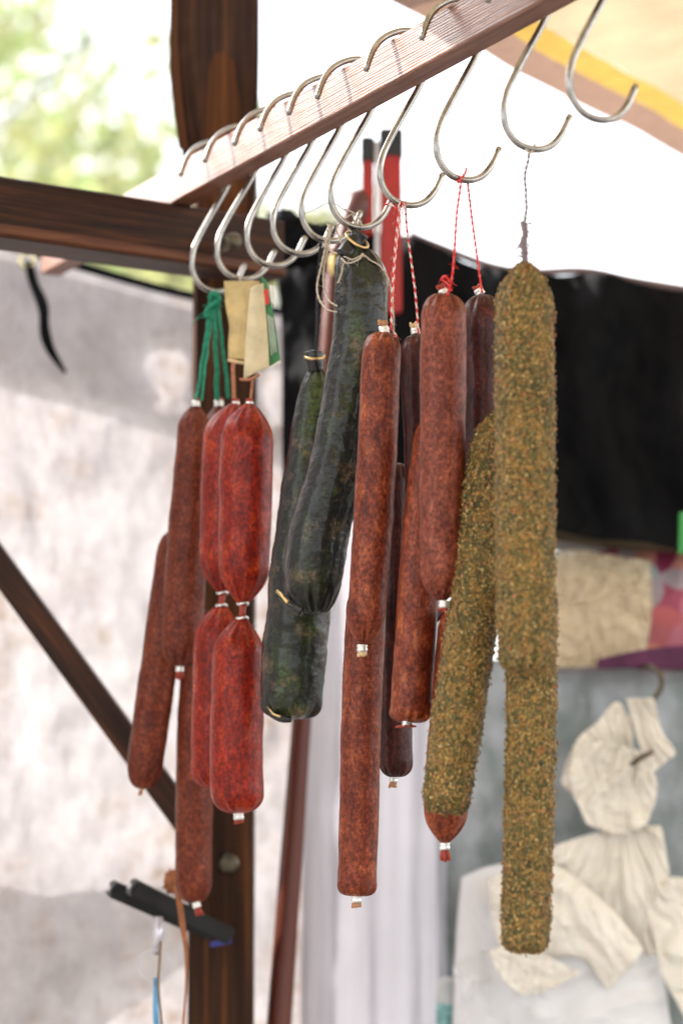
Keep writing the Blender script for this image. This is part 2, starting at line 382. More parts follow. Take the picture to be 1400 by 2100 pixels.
def mat_tarp():
    m, t, b = newmat('stained white tarpaulin')
    co = coords(t, 'Object'); cz = coords(t, 'Object', (1, 1, 0.45))
    n = tex(t, co, 9, 6, 0.62); n2 = tex(t, cz, 5.5, 5, 0.7); n3 = tex(t, coords(t, 'Object', (1, 1, 2.4)), 16, 5, 0.65)
    c = ramp(t, n.outputs[0], [(0.3, (0.47, 0.44, 0.44)), (0.5, (0.57, 0.535, 0.54)), (0.7, (0.64, 0.61, 0.62))])
    s = ramp(t, n2.outputs[0], [(0.46, (0, 0, 0)), (0.57, (0.6,) * 3), (0.72, (1,) * 3)])
    s2 = ramp(t, n3.outputs[0], [(0.45, (0.15,) * 3), (0.65, (1, 1, 1))]); f = mixc(t, 1.0, s, s2, 'MULTIPLY')
    c = mixc(t, f, c, (0.30, 0.17, 0.08))
    g = ramp(t, tex(t, co, 34, 4, 0.7).outputs[0], [(0.35, (0.84, 0.83, 0.84)), (0.6, (1, 1, 1))]); c = mixc(t, 1.0, c, g, 'MULTIPLY')
    t.links.new(c, b.inputs['Base Color']); b.inputs['Roughness'].default_value = 0.5
    bump(t, b, n.outputs[0], 0.3, 0.01)
    tr = t.nodes.new('ShaderNodeBsdfTranslucent'); mx = t.nodes.new('ShaderNodeMixShader'); mx.inputs[0].default_value = 0.21
    t.links.new(c, tr.inputs[0]); o = t.nodes['Material Output']
    t.links.new(b.outputs[0], mx.inputs[1]); t.links.new(tr.outputs[0], mx.inputs[2]); t.links.new(mx.outputs[0], o.inputs[0])
    return m
M['tarp'] = mat_tarp()
M['tarp_plain'] = simple('smooth white tarpaulin', (0.56, 0.535, 0.58), 0.5, 0, 5, 0.10, 0.1, 0.17)
M['sun_block'] = simple('dense sun blocking cloth', (0.50, 0.47, 0.46), 0.8, 0, 7, 0.05, 0.1, 0.12)
M['shade_sheet'] = simple('added grey shading sheet', (0.40, 0.38, 0.38), 0.6, 0, 8, 0.1, 0.2, 0.2)
def mat_galv():
    m, t, b = newmat('galvanised sheet metal'); co = coords(t, 'Object')
    n = tex(t, co, 9, 5, 0.6); n2 = tex(t, coords(t, 'Object', (1, 1, 0.5)), 30, 4)
    c = ramp(t, n.outputs[0], [(0.34, (0.14, 0.165, 0.175)), (0.5, (0.27, 0.30, 0.32)), (0.66, (0.46, 0.50, 0.55))])
    c = mixc(t, 0.35, c, ramp(t, n2.outputs[0], [(0.4, (0.10, 0.15, 0.11)), (0.6, (0.40, 0.42, 0.46))]))
    t.links.new(c, b.inputs['Base Color']); b.inputs['Metallic'].default_value = 0.35; b.inputs['Roughness'].default_value = 0.42
    bump(t, b, n.outputs[0], 0.4, 0.01); return m
M['galv'] = mat_galv()
M['yellow_bag'].node_tree.nodes['Principled BSDF'].inputs['Alpha'].default_value = 0.75
def mat_leaf(name, col):
    return simple(name, col, 0.5, 0, 1.2, 0.45, 0, 0.5)
M['leaf_a'] = mat_leaf('light green leaves', (0.26, 0.32, 0.13)); M['leaf_b'] = mat_leaf('yellow green leaves', (0.36, 0.37, 0.17))
M['bark'] = simple('grey bark', (0.10, 0.08, 0.06), 0.9, 0, 6, 0.4, 0.5)
M['ground'] = simple('pale gravel', (0.20, 0.18, 0.16), 0.9, 0, 3, 0.3, 0.4)
M['pattern'], _t, _b = newmat('printed cotton with petal pattern')
_a = _t.nodes.new('ShaderNodeAttribute'); _a.attribute_name = 'pattern'; _t.links.new(_a.outputs['Color'], _b.inputs['Base Color']); _b.inputs['Roughness'].default_value = 0.8
M['mushroom_white'] = simple('plain white patch cloth', (0.82, 0.82, 0.84), 0.6, 0, 20, 0.03, 0, 0.5)

# ---------------------------------------------------------------- ground
gm = MB(); g0 = -0.0
gm.v = [Vector((-300, -300, 0)), Vector((300, -300, 0)), Vector((300, 300, 0)), Vector((-300, 300, 0))]; gm.f = [(0, 1, 2, 3)]
tag(gm.build('ground', M['ground'], smooth=False), kind='structure')

# ---------------------------------------------------------------- timber frame
def plank(name, A, B, wv, hv, mat, parent=None, bev=0.002):
    """bar from A to B, section spanned by wv and hv, with uv along the grain"""
    A, B, wv, hv = Vector(A), Vector(B), Vector(wv), Vector(hv)
    n = 24; mb = MB(); L = (B - A).length; W, Hh = wv.length, hv.length
    c = bev
    prof = [(c/W, 0), (1-c/W, 0), (1, c/Hh), (1, 1-c/Hh), (1-c/W, 1), (c/W, 1), (0, 1-c/Hh), (0, c/Hh)]
    k = len(prof); per = [0.0]
    for i in range(k):
        a, b = prof[i], prof[(i+1) % k]; per.append(per[-1] + math.hypot((a[0]-b[0])*W, (a[1]-b[1])*Hh))
    vs, fs, uvs = [], [], []
    for i in range(n + 1):
        for j in range(k):
            vs.append(A + (B - A) * (i / n) + wv * prof[j][0] + hv * prof[j][1])
    for i in range(n):
        for j in range(k):
            a, b = i*k + j, i*k + (j+1) % k
            fs.append((a, b, b + k, a + k)); uvs.append([(L*i/n, per[j]), (L*i/n, per[j+1]), (L*(i+1)/n, per[j+1]), (L*(i+1)/n, per[j])])
    for base, rev in ((0, True), (n*k, False)):
        idx = list(range(base, base + k)); q = list(reversed(idx)) if rev else idx
        fs.append(tuple(q)); uvs.append([(0.02 * vs[x].x, vs[x].z) for x in q])
    me = bpy.data.meshes.new(name); me.from_pydata([tuple(v) for v in vs], [], fs)
    ul = me.uv_layers.new(name='UVMap')
    for p in me.polygons:
        for li, uv in zip(p.loop_indices, uvs[p.index]): ul.data[li].uv = uv
    bm = bmesh.new(); bm.from_mesh(me); bmesh.ops.recalc_face_normals(bm, faces=bm.faces); bm.to_mesh(me); bm.free()
    o = link(name, me, mat, parent, False)
    return o
RZ = H + 0.600
RA, RB = Pz(389, 396, RZ), Pz(1050, 35, RZ)           # front lower edge of the hook rail
RD = (RB - RA).normalized(); RU = Vector((-RD.y, RD.x, 0)).normalized()
if RU.x < 0: RU = -RU                                # horizontal, away from the camera-left side
RT, RH = 0.024, 0.0385
print('rail', RA, RB, RD, RU)
rail = plank('hook_rail', RA - RD * 0.42, RB + RD * 0.25, RU * RT, (0, 0, RH), M['rail'], bev=0.0015)
tag(rail, 'planed reddish pine batten carrying the row of steel hooks', 'rail')
# horizontal beam: the rail lies on it
bx0 = Pz(0, 360, RZ - 0.001); bx1 = Pz(353, 416, RZ - 0.001); BD = (bx1 - bx0).normalized(); BN = Vector((-BD.y, BD.x, 0))
beam = plank('cross_beam', bx0 - BD * 0.25, bx1 + BD * 0.135, BN * 0.055, (0, 0, -0.060), M['beam'])
tag(beam, 'dark brown horizontal timber on the left that the hook rail rests on', 'beam')
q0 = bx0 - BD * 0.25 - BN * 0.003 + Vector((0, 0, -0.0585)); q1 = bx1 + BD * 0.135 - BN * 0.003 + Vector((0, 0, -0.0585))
m_ = mat_wood('orange brown lit beam underside', (0.05, 0.015, 0.006), (0.12, 0.036, 0.012), (0.22, 0.08, 0.025), 2.0, 0.5)
plank('lit_underside_strip', q0, q1, BN * 0.02, (0, 0, 0.011), m_, beam)  # no real batten: its orange colour paints the lit underside of the beam
# post
PY = 2.56
pt = thing('timber_post', (P(455, 1050, PY).x, PY, 0), 'dark upright timber post behind the leftmost red salamis', 'post')
a = P(392, 1050, PY); b_ = P(521, 1050, PY)
plank('post_body', (a.x, PY, 0), (a.x, PY, 3.1), (b_.x - a.x, 0, 0), (0, 0.07, 0), M['post'], pt, 0.004)
# live-edge board on the post's left, top part only
me = coons([(352, -160, PY-0.006), (531, -160, PY-0.006)], [(374, 316, PY-0.006), (527, 300, PY-0.006)],
           [(352, -160, PY-0.006), (349, 0, PY-0.006), (347, 110, PY-0.006), (353, 200, PY-0.006), (374, 316, PY-0.006)],
           [(531, -160, PY-0.006), (531, 60, PY-0.006), (530, 160, PY-0.006), (527, 300, PY-0.006)], 30, 50,
           lambda u, v, q: -0.010 * max(0, 1 - abs(u - 0.55) / 0.5) + 0.0015 * noise.noise(Vector((u * 6, v * 14, 0))), thick=0.016)
for l in me.uv_layers[0].data: l.uv = (l.uv[1] * 0.25, l.uv[0] * 0.09)
ob = link('cover_board', me, M['post'], pt); 
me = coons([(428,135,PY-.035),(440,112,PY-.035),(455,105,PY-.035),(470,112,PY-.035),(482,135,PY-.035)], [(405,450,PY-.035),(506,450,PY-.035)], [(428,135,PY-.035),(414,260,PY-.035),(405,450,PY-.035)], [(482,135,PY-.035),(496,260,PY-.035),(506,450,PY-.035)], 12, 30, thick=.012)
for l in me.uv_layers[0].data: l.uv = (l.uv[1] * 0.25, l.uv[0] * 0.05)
M['orange_wood'] = mat_wood('orange brown edge wood and lit post face', (0.035, 0.012, 0.005), (0.095, 0.032, 0.009), (0.19, 0.070, 0.016), 0.6, 0.6, spec=0.1)
link('lit_post_face', me, M['orange_wood'], pt, False)  # not a separate board: orange paints the lit part of the post's face
me = coons([(353,-160,PY-.03),(366,-160,PY-.03)], [(366,300,PY-.03),(384,306,PY-.03)], [(353,-160,PY-.03),(350,60,PY-.03),(352,180,PY-.03),(366,300,PY-.03)], [(366,-160,PY-.03),(362,60,PY-.03),(370,180,PY-.03),(384,306,PY-.03)], 6, 40, thick=.01)
for l in me.uv_layers[0].data: l.uv = (l.uv[1] * 0.25, l.uv[0] * 0.02)
link('edge_strip', me, M['orange_wood'], pt, False)
for (px, py) in ((470, 1770),):
    mb = MB(); c = P(px, py, PY); mb.tube([c + Vector((0, 0.002, 0)), c + Vector((0, -0.004, 0)), c + Vector((0, -0.006, 0))], [0.011, 0.011, 0.006], 16); mb.build('bolt_head', M['dull_steel'], pt)
mb = MB(); c = P(478, 495, 2.385); mb.tube([c + BN * 0.02, c - BN * 0.003, c - BN * 0.006], [0.009, 0.009, 0.005], 16)
bh = mb.build('bolt_head', M['dull_steel'], beam)
# brace
YB = 2.50
A1, A2 = P(-40, 1063, YB), P(392, 1655, YB + 0.04); 
d = (A2 - A1).normalized(); up = Vector((-d.z, 0, d.x)); 
tag(plank('diagonal_brace', A1 - d * 0.2, A2 + d * 0.03, (0, 0.045, 0), -up * 0.028 * 1.0, M['beam']), 'dark diagonal timber brace running down to the post at lower left', 'brace')

# ---------------------------------------------------------------- S-hooks
hook_img = [(750,145),(757,122),(768,98),(785,79),(806,68),(830,63),(856,68),(874,84),(881,108),(877,136),(866,163),(853,190),(820,247),(796,292),(784,320),(779,350),(784,380),(800,405),(822,418),(850,421),(873,412),(890,393),(900,372),(907,356)]
def rail_at(px):                    # parameter along the rail where the back lower edge is seen at px
    lo, hi = -0.6, 1.2
    for _ in range(50):
        mid = (lo + hi) / 2; x = proj(RA + RD * mid + RU * RT)[0]
        if x < px: lo = mid
        else: hi = mid
    return lo
s4 = rail_at(850); O4 = RA + RD * s4
def on_plane(px, py, O):            # ray meets the vertical plane through O spanned by RU and z
    d_ = ray(px, py); o = Vector((0, 0, H)); t_ = (O - o).dot(RD) / d_.dot(RD); return o + d_ * t_
hp = [on_plane(x, y, O4) - O4 for x, y in hook_img]
hp = cr([tuple(p) for p in hp], 90)
WR = 0.0028
mb = MB(); mb.tube([Vector(p) for p in hp], [WR * 0.8] + [WR] * 88 + [WR * 0.8], 14)
hook0 = mb.build('s_hook', M['steel'])
shanks = [1242, 1106, 966, 850, 748, 687, 627, 573, 511, 457, 1360]
hl = ['bare steel hook nearest the camera, topmost at right over the striped awning',
 'steel hook from which the fuzzy string of the herb crusted salami hangs',
 'steel hook carrying the red strings of the rosy salami pair',
 'steel hook with red and white strings tied at its bend',
 'steel hook wound with white twine above the large dark green sausage',
 'steel hook holding the black string of the rear dark green sausage',
 'empty steel hook in front of the black curtain, left of the twine',
 'steel hook with the green, white and red paper tag on it',
 'steel hook from which the cream folded paper tag hangs',
 'farthest steel hook, holding the bundle of green strings',
 'steel hook at the rail end beyond the top of the photo']
yaw = [4, 0, 3, 0, -3, 2, -4, -2, -5, 8, 0]
hooks = []
rnd = random.Random(3)
for i, sx_ in enumerate(shanks[:10]):
    h = hook0 if i == 3 else hook0.copy()
    if i != 3: C.objects.link(h)
    O = RA + RD * rail_at(sx_); h.location = O
    h.rotation_euler = (0, 0, R(yaw[i]) * 0.6)
    tag(h, hl[i], 'hook', 'steel S-hooks on the wooden rail'); hooks.append(h)
def HB(i):                          # lower bend of hook i in the world
    return hooks[i].location + Matrix.Rotation(hooks[i].rotation_euler.z, 3, 'Z') @ Vector(min(hp, key=lambda p: p[2]))
HY = [HB(i).y for i in range(10)]
print('hook bends', [tuple(round(v) for v in proj(HB(i))) for i in range(10)], [round(y, 3) for y in HY])

# ---------------------------------------------------------------- sausages
def soft(t, p): return (1 - (1 - t) ** 2) ** 0.5 if p == 'round' else (math.sin(t * math.pi / 2) ** 0.85 if p == 'cone' else (1 - (1 - t) ** 3) ** 0.4)
def casing(path, rad, Yf, top=('round', 40, 0.15), bot=('round', 40, 0.15), rings=150, seg=64, rough=0.0, pleat=0.11, seed=0.0, amp=0.045, fr=36):
    """path: (px, py, Y); rad: list px radii at those points"""
    q = cr([(p[0], p[1], p[2] * 500, r) for p, r in zip(path, rad)], 60)
    W = [P(x, y, Y / 500) for x, y, Y, r in q]; L = [0]
    for i in range(1, 60): L.append(L[-1] + (W[i] - W[i-1]).length)
    Lt = L[-1]; k = W[0].y / F; lt, lb = top[1] * k, bot[1] * k
    # ring stations denser at the ends
    st = []
    ne = 16
    for i in range(ne): st.append(lt * (i / ne) ** 1.6)
    for i in range(rings): st.append(lt + (Lt - lt - lb) * i / (rings - 1))
    for i in range(1, ne + 1): st.append(Lt - lb * ((ne - i) / ne) ** 1.6)
    pts, rr, es = [], [], []
    for s in st:
        j = 0
        while j < 58 and s > L[j+1]: j += 1
        t = (s - L[j]) / (L[j+1] - L[j]); pts.append(W[j].lerp(W[j+1], t))
        r = (q[j][3] * (1 - t) + q[j+1][3] * t) * W[j].y / F; e = 1.0
        if s < lt: x = s / lt; n_ = top[2]; r *= n_ + (1 - n_) * soft(x, top[0]); e = x
        if s > Lt - lb: x = (Lt - s) / lb; n_ = bot[2]; r *= n_ + (1 - n_) * soft(max(0, x), bot[0]); e = min(e, max(0, x))
        rr.append(max(r, 0.0004)); es.append(e)
    m = len(pts)
    def disp(fr_, a, p, r):
        e = es[round(fr_ * (m - 1))]
        d_ = r * amp * (fbm(p * fr + Vector((seed, 0, 0)), 3))
        d_ += r * amp * 1.1 * noise.noise(Vector((p.x * 20, p.y * 20, p.z * 9 + seed * 3)))
        if e < 1: d_ += r * pleat * (1 - e) * (math.sin(a * 9 + seed + 1.5 * math.sin(a * 2)) + 0.5 * math.sin(a * 17 + 2 * seed))
        if rough: d_ += rough * (noise.noise(p * 260 + Vector((seed, 7, 0))) * 0.9 + noise.noise(p * 520) * 0.6 + noise.noise(p * 90) * 0.7)
        return d_
    mb = MB(); mb.tube(pts, rr, seg, True, disp); return mb, pts
def rel(parent, child): pass
def clip(parent, c, d, size=9, Y=2.0, tail=None, tl=16, cmat='clip', spread=0.5, seed=1, tails=True):
    """crimped metal clip at pixel-ish world point c, axis d (unit), size px"""
    k = Y / F; r = size * k; c = Vector(c); d = Vector(d).normalized()
    side = d.cross(Vector((0, 1, 0))).normalized()
    mb = MB(); n = 5
    mb.tube([c, c + d * r * 0.35, c + d * r * 0.5, c + d * r * 0.65, c + d * r * 0.85, c + d * r, c + d * r * 1.35], [r, r * 1.06, r * 0.94, r * 0.94, r * 1.06, r * 1.04, r * 0.96], 10)
    mb.build('clip', M[cmat], parent)
    if tails:
        rs = random.Random(seed); tb = MB()
        for i in range(6):
            s_ = (i / 5 - 0.5) * 2; off = side * r * 0.45 * s_ + Vector((0, rs.uniform(-.4, .4) * r, 0))
            e = c + d * (r * 1.2 + tl * k * rs.uniform(0.75, 1.1)) + off * (1 + spread * 1.4)
            tb.tube([c + d * r + off * 0.6, (c + d * r * 1.3 + off + e) / 2 + side * rs.uniform(-.1, .1) * r, e], [r * 0.34, r * 0.36, r * 0.22], 7)
        tb.build('tail', M[tail or 'tail'], parent)
def string(parent, pts, r_mm, mat, name='string', wob=0.0, n=40, strands=1, fuzz=0, seed=0):
    """pts (px,py,Y); r in mm"""
    W = [P(*p) for p in pts]; q = [Vector(p) for p in cr([tuple(x) for x in W], n)]
    rs = random.Random(seed); mb = MB(); r = r_mm / 1000
    for k in range(strands):
        if strands == 1: path = [p + Vector((noise.noise(p * 90 + Vector((seed, 0, 0))), noise.noise(p * 90 + Vector((0, seed, 5))), 0)) * wob for p in q]
        else:
            path = []
            for i, p in enumerate(q):
                a = i * 0.75 + 2 * math.pi * k / strands
                path.append(p + Vector((math.cos(a), math.sin(a), 0)) * r * 0.8 + Vector((noise.noise(p * 90), 0, 0)) * wob)
        mb.tube(path, r if strands == 1 else r * 0.75, 7)
    for i in range(fuzz):
        p = rs.choice(q); d_ = Vector((rs.uniform(-1, 1), rs.uniform(-1, 1), rs.uniform(-1, 0.6))).normalized()
        l = rs.uniform(1.5, 5) * r
        mb.tube([p, p + d_ * l, p + d_ * l * 1.7 + Vector((0, 0, -l * 0.5))], [r * 0.25, r * 0.18, r * 0.1], 4)
    return mb.build(name, M[mat], parent)
def sausage(name, label, cat, group, path, rad, mat, **kw):
    root = thing(name, P(path[0][0], path[0][1], path[0][2]), label, cat, group)
    mb, pts = casing(path, rad, None, **kw); mb.build('casing', M[mat], root); return root
GR = 'thin red salamis hung in pairs from the rail'
# -- herb crusted ones (hook index 1)
h = HY[1]
s1 = sausage('herb_salami', 'herb crusted salami in front at right, hung by the fuzzy purplish string', 'salami', 'herb crusted salamis',
    [(1076,538,h),(1075,600,h),(1075,800,h),(1076,1000,h),(1078,1200,h),(1080,1382,h)], [56,59,60,60,60,57], 'herb', top=('cone', 95, 0.14), bot=('round', 46, 0.22), rings=330, seg=110, rough=0.0007, seed=1.0, amp=0.02)
hb = proj(HB(1)); 
string(s1, [(hb[0]-2, hb[1]-8, h), (1077,360,h), (1078,420,h), (1077,462,h)], 0.95, 'hair_string', wob=0.001, seed=4, strands=2, n=60)
string(s1, [(1077,455,h), (1078,480,h), (1074,505,h), (1077,545,h)], 1.7, 'hair_string', wob=0.004, strands=3, fuzz=70, seed=5, name='string_knot')
string(s1, [(hb[0]-14,hb[1]-2,h-.004),(hb[0]-2,hb[1]+9,h-.004),(hb[0]+8,hb[1]-12,h+.004)], 0.9, 'twine', fuzz=8, seed=9, name='string_loop')
s2 = sausage('herb_salami', 'long herb crusted salami whose lower half shows below the front one', 'salami', 'herb crusted salamis',
    [(1092,1180,h+.066),(1090,1400,h+.062),(1086,1600,h+.06),(1080,1800,h+.058),(1076,1955,h+.056)], [49,51,50,49,47], 'herb', top=('cone', 60, 0.2), bot=('round', 36, 0.3), rings=300, seg=100, rough=0.0007, seed=5.0)
h3y = HY[1] + 0.085
s3 = sausage('herb_salami', 'tilted herb crusted salami leaning left behind the front one', 'salami', 'herb crusted salamis',
    [(1030,850,h3y),(1003,1000,h3y),(990,1110,h3y),(957,1350,h3y),(930,1520,h3y),(911,1668,h3y)], [48,51,52,52,51,47], 'herb', top=('cone', 70, 0.35), bot=('round', 36, 0.5), rings=300, seg=100, rough=0.0007, seed=9.0)
y7 = h3y + 0.05
s7 = sausage('red_salami', 'red salami whose pointed clipped end peeks out under the tilted herb salami', 'salami', GR,
    [(945,1250,y7),(930,1450,y7),(918,1600,y7),(911,1728,y7)], [44,46,46,45], 'salami', bot=('cone', 66, 0.16), seed=2.2)
clip(s7, P(911,1728,y7), (0.03,0,-1), 11, y7, 'tail_red', 24, seed=3)
def flakes(root, n, seed):
    me = [c for c in root.children if c.name.startswith('casing')][0].data
    rs = random.Random(seed); mb = MB(); polys = me.polygons; off = root.location * 0
    zs = [p.center.z for p in polys]; z0, z1 = min(zs), max(zs); areas = []; acc = 0
    for p in polys: acc += p.area; areas.append(acc)
    import bisect
    for k in range(n):
        p = polys[bisect.bisect_left(areas, rs.uniform(0, acc))]
        nn = p.normal; c = p.center + Vector((rs.gauss(0, 1), rs.gauss(0, 1), rs.gauss(0, 1))) * 0.0008
        a = (nn.orthogonal().normalized()); b = nn.cross(a); t_ = rs.uniform(0, 3.14)
        a, b = a * math.cos(t_) + b * math.sin(t_), b * math.cos(t_) - a * math.sin(t_)
        nn = (nn + a * rs.uniform(-.22, .22) + b * rs.uniform(-.22, .22)).normalized()
        sa, sb_, sn = rs.uniform(.0009, .0023), rs.uniform(.0006, .0014), rs.uniform(.0003, .0008)
        q = len(mb.v); c = c + nn * .0002
        mb.v += [c + a * sa, c + b * sb_ * rs.uniform(.7, 1.3), c - a * sa, c - b * sb_, c + nn * sn + a * sa * rs.uniform(-.4, .4), c - nn * sn]
        for f in ((0, 1, 4), (1, 2, 4), (2, 3, 4), (3, 0, 4), (1, 0, 5), (2, 1, 5), (3, 2, 5), (0, 3, 5)): mb.f.append(tuple(q + i for i in f))
    o = mb.build('herb_flakes', M['flake'], root, smooth=False); tag(o, kind='stuff')
flakes(s1, 8500, 1); flakes(s2, 7000, 2); flakes(s3, 7000, 3)
# -- hook index 2: rosy pair
h = HY[2]
hb = proj(HB(2))
s4 = sausage('red_salami', 'rosy red salami just left of the herb crusted ones, with frayed red string on top', 'salami', GR,
    [(911,603,h),(909,660,h),(908,800,h),(907,950,h),(905,1100,h),(905,1232,h)], [46,47,47.5,47.5,46,44], 'salami_pink', top=('round', 46, 0.16), bot=('cone', 56, 0.18), seed=3.1)
clip(s4, P(910,1232,h-.01), (-0.05,0,-1), 11, h, 'tail_red', 10, seed=4)
clip(s4, P(912,606,h-.003), (-0.45,0,1), 10, h, 'tail_red', 14, seed=7)
string(s4, [(917,606,h-.012),(926,570,h-.008),(931,520,h),(936,440,h),(945,hb[1]+4,h)], 0.75, 'red_string', strands=2, fuzz=14, n=80, seed=2)
string(s4, [(926,596,h-.014),(915,580,h-.014),(905,572,h-.012),(912,566,h-.012),(922,578,h-.012)], 0.9, 'red_string', fuzz=26, name='knot', seed=8)
string(s4, [(hb[0]-12,hb[1]-10,h),(hb[0]-8,hb[1]+6,h-.006),(hb[0]-2,hb[1]-4,h-.006),(hb[0]+6,hb[1]-14,h-.004),(hb[0]+8,hb[1]-24,h)], 0.9, 'red_string', fuzz=18, name='knot', seed=12)
y5 = h + 0.05
s5 = sausage('red_salami', 'dark plum salami half hidden between the rosy one and the herb crusted one', 'salami', GR,
    [(988,606,y5),(990,660,y5),(992,800,y5),(988,1000,y5),(985,1180,y5)], [45,47,47,46,44], 'salami_dark', top=('round', 52, 0.16), seed=4.4)
clip(s5, P(986,604,y5-.002), (-0.55,0,0.9), 10, y5, 'tail_red', 12, seed=9)
string(s5, [(988,600,y5-.012),(983,565,y5-.006),(976,515,y5),(966,440,y5),(958,hb[1]+2,y5-.03)], 0.7, 'red_string', strands=2, n=80, seed=3)
y6 = h + 0.055
s6 = sausage('red_salami', 'brick red salami tilted behind the rosy one, white clip and flat red end below', 'salami', GR,
    [(897,840,y6+.01),(876,1000,y6+.01),(862,1150,y6),(850,1320,y6),(841,1482,y6)], [41,43,43,43,43], 'salami', top=('cone', 70, 0.2), bot=('square', 30, 0.2), seed=5.9)
clip(s6, P(832,1478,y6-.006), (0,0,-1), 8, y6, 'tail_red', 3, spread=3.5, seed=5)
# -- hook index 3: baker twine pair
h = HY[3]; hb = proj(HB(3))
s8 = sausage('red_salami', 'sharp red brown salami in the middle, beside the large dark green sausage', 'salami', GR,
    [(790,682,h),(781,740,h),(775,900,h),(767,1040,h),(757,1180,h),(745,1322,h)], [40,41,41,41,40,39], 'salami', top=('round', 42, 0.18), bot=('cone', 62, 0.17), rings=200, seg=64, seed=6.2)
clip(s8, P(788,684,h-.002), (-0.12,0,1), 11, h, 'tail', 15, seed=11)
clip(s8, P(742,1322,h-.004), (0.02,0,-1), 11, h, 'tail_cream', 12, seed=13)
string(s8, [(802,676,h-.012),(804,610,h-.01),(808,540,h-.008),(814,470,h-.004),(820,hb[1]+2,h-.004)], 0.8, 'baker', strands=2, fuzz=12, n=110, seed=6)
string(s8, [(801,672,h-.013),(806,600,h-.012),(812,520,h-.01),(819,460,h-.006),(829,hb[1]-2,h-.005)], 0.35, 'baker', n=60, seed=7)
string(s8, [(800,670,h-.014),(812,688,h-.014),(806,690,h-.014)], 0.6, 'baker', fuzz=16, name='knot', seed=8)
string(s8, [(788,420,h-.005),(800,418,h-.007),(812,428,h-.007),(822,hb[1]-6,h-.007),(828,hb[1]+6,h-.007),(832,hb[1]-8,h)], 0.8, 'baker', fuzz=22, n=50, name='knot', seed=14)
y10 = h + 0.048
s10 = sausage('red_salami', 'dark red salami with a cream clipped top, just right of the sharp middle one', 'salami', GR,
    [(856,686,y10),(861,750,y10),(868,900,y10),(872,1080,y10),(874,1280,y10)], [38,40,41,41,40], 'salami_dark', top=('round', 44, 0.16), seed=7.7)
clip(s10, P(852,686,y10-.002), (-0.15,0,1), 10, y10, 'tail_cream', 14, seed=15)
string(s10, [(858,684,y10-.012),(851,600,y10-.01),(842,530,y10-.008),(834,470,y10-.02),(831,hb[1]+2,y10-.04)], 0.75, 'baker', strands=2, n=110, seed=9)
y9 = h + 0.05
s9 = sausage('red_salami', 'long red salami hanging lowest in the middle, lower clip before the white curtain', 'salami', GR,
    [(752,1208,y9),(748,1300,y9),(742,1450,y9),(737,1620,y9),(731,1838,y9)], [40,41,41,41,40], 'salami', top=('round', 44, 0.25), bot=('square', 34, 0.2), rings=200, seg=64, seed=8.3)
clip(s9, P(730,1836,y9), (0,0,-1), 11, y9, 'tail', 12, seed=17)
y11 = h + 0.10
s11 = sausage('red_salami', 'slim blackish red salami behind the middle ones, clip at its lower end', 'salami', GR,
    [(815,950,y11),(808,1020,y11),(806,1200,y11),(808,1400,y11),(812,1594,y11)], [30,33,35,36,35], 'salami_dark', top=('round', 36, 0.2), bot=('round', 34, 0.2), seed=9.1)
clip(s11, P(808,1592,y11), (-0.15,0,-1), 9, y11, 'tail', 14, seed=19)
# -- dark green pair (hooks 4 and 5)
h = HY[4] + 0.005; hb = proj(HB(4))
GG = 'dark green dry cured sausages'
g1 = sausage('dark_sausage', 'large glossy dark green sausage curving left, tied with white twine', 'sausage', GG,
    [(722,512,h),(738,575,h),(736,680,h),(720,800,h),(702,900,h),(680,1000,h),(656,1090,h),(643,1180,h),(646,1260,h)], [46,55,57,57,58,60,62,61,48], 'green', top=('round', 60, 0.42), bot=('round', 70, 0.25), rings=260, seg=80, seed=11.0, amp=0.06, fr=30, rough=0.0003)
mb, _ = casing([(706,528,h-.01),(718,508,h-.008),(732,490,h-.006),(738,478,h-.006)], [21,20,20,22], None, top=('round', 8, .5), bot=('round', 6, .7), rings=20, seg=24, seed=2, amp=.1)
mb.build('tied_end', M['black_tie'], g1)
ring = [P(732 + 26*math.cos(a)*math.cos(.6) - 9*math.sin(a)*math.sin(.6), 492 + 26*math.cos(a)*math.sin(.6) + 9*math.sin(a)*math.cos(.6), h - .008 - .010*math.sin(a)) for a in [2*math.pi*i/28 for i in range(28)]]
mb = MB(); mb.tube(ring, 0.0013, 8, closed=True); mb.build('wire_clamp', M['gold'], g1)
string(g1, [(706,526,h-.022),(722,532,h-.022),(745,524,h-.02),(756,532,h-.018),(782,548,h-.016),(798,580,h-.012),(806,640,h-.006),(806,700,h)], 0.75, 'twine', strands=2, fuzz=40, n=90, seed=3)
string(g1, [(700,530,h-.02),(712,540,h-.024),(735,532,h-.024),(744,520,h-.02)], 0.8, 'twine', strands=2, fuzz=14, n=40, seed=4, name='string_wrap')
for k, pp in enumerate([[(704,540,h-.022),(700,560,h-.02),(693,580,h-.02)], [(733,482,h-.008),(731,468,h-.004),(730,455,h-.004)], [(690,432,h),(705,448,h-.006),(722,440,h-.007),(728,462,h-.007),(738,470,h-.005)], [(700,428,h-.004),(716,432,h-.006),(735,446,h-.006),(742,464,h-.006)],
                        [(690,520,h-.01),(700,500,h-.006),(690,470,h-.004),(700,452,h-.004)]]):
    string(g1, pp, 0.6, 'twine', strands=2, fuzz=18, n=40, seed=20 + k, name='string_wrap')
string(g1, [(614,440,h+.05),(640,432,h+.03),(668,418,h+.01),(685,417,h),(712,435,h)], 0.3, 'black_string', name='loose_thread')
string(g1, [(737,475,h),(745,462,h),(748,452,h)], 0.25, 'black_string', name='loose_thread')
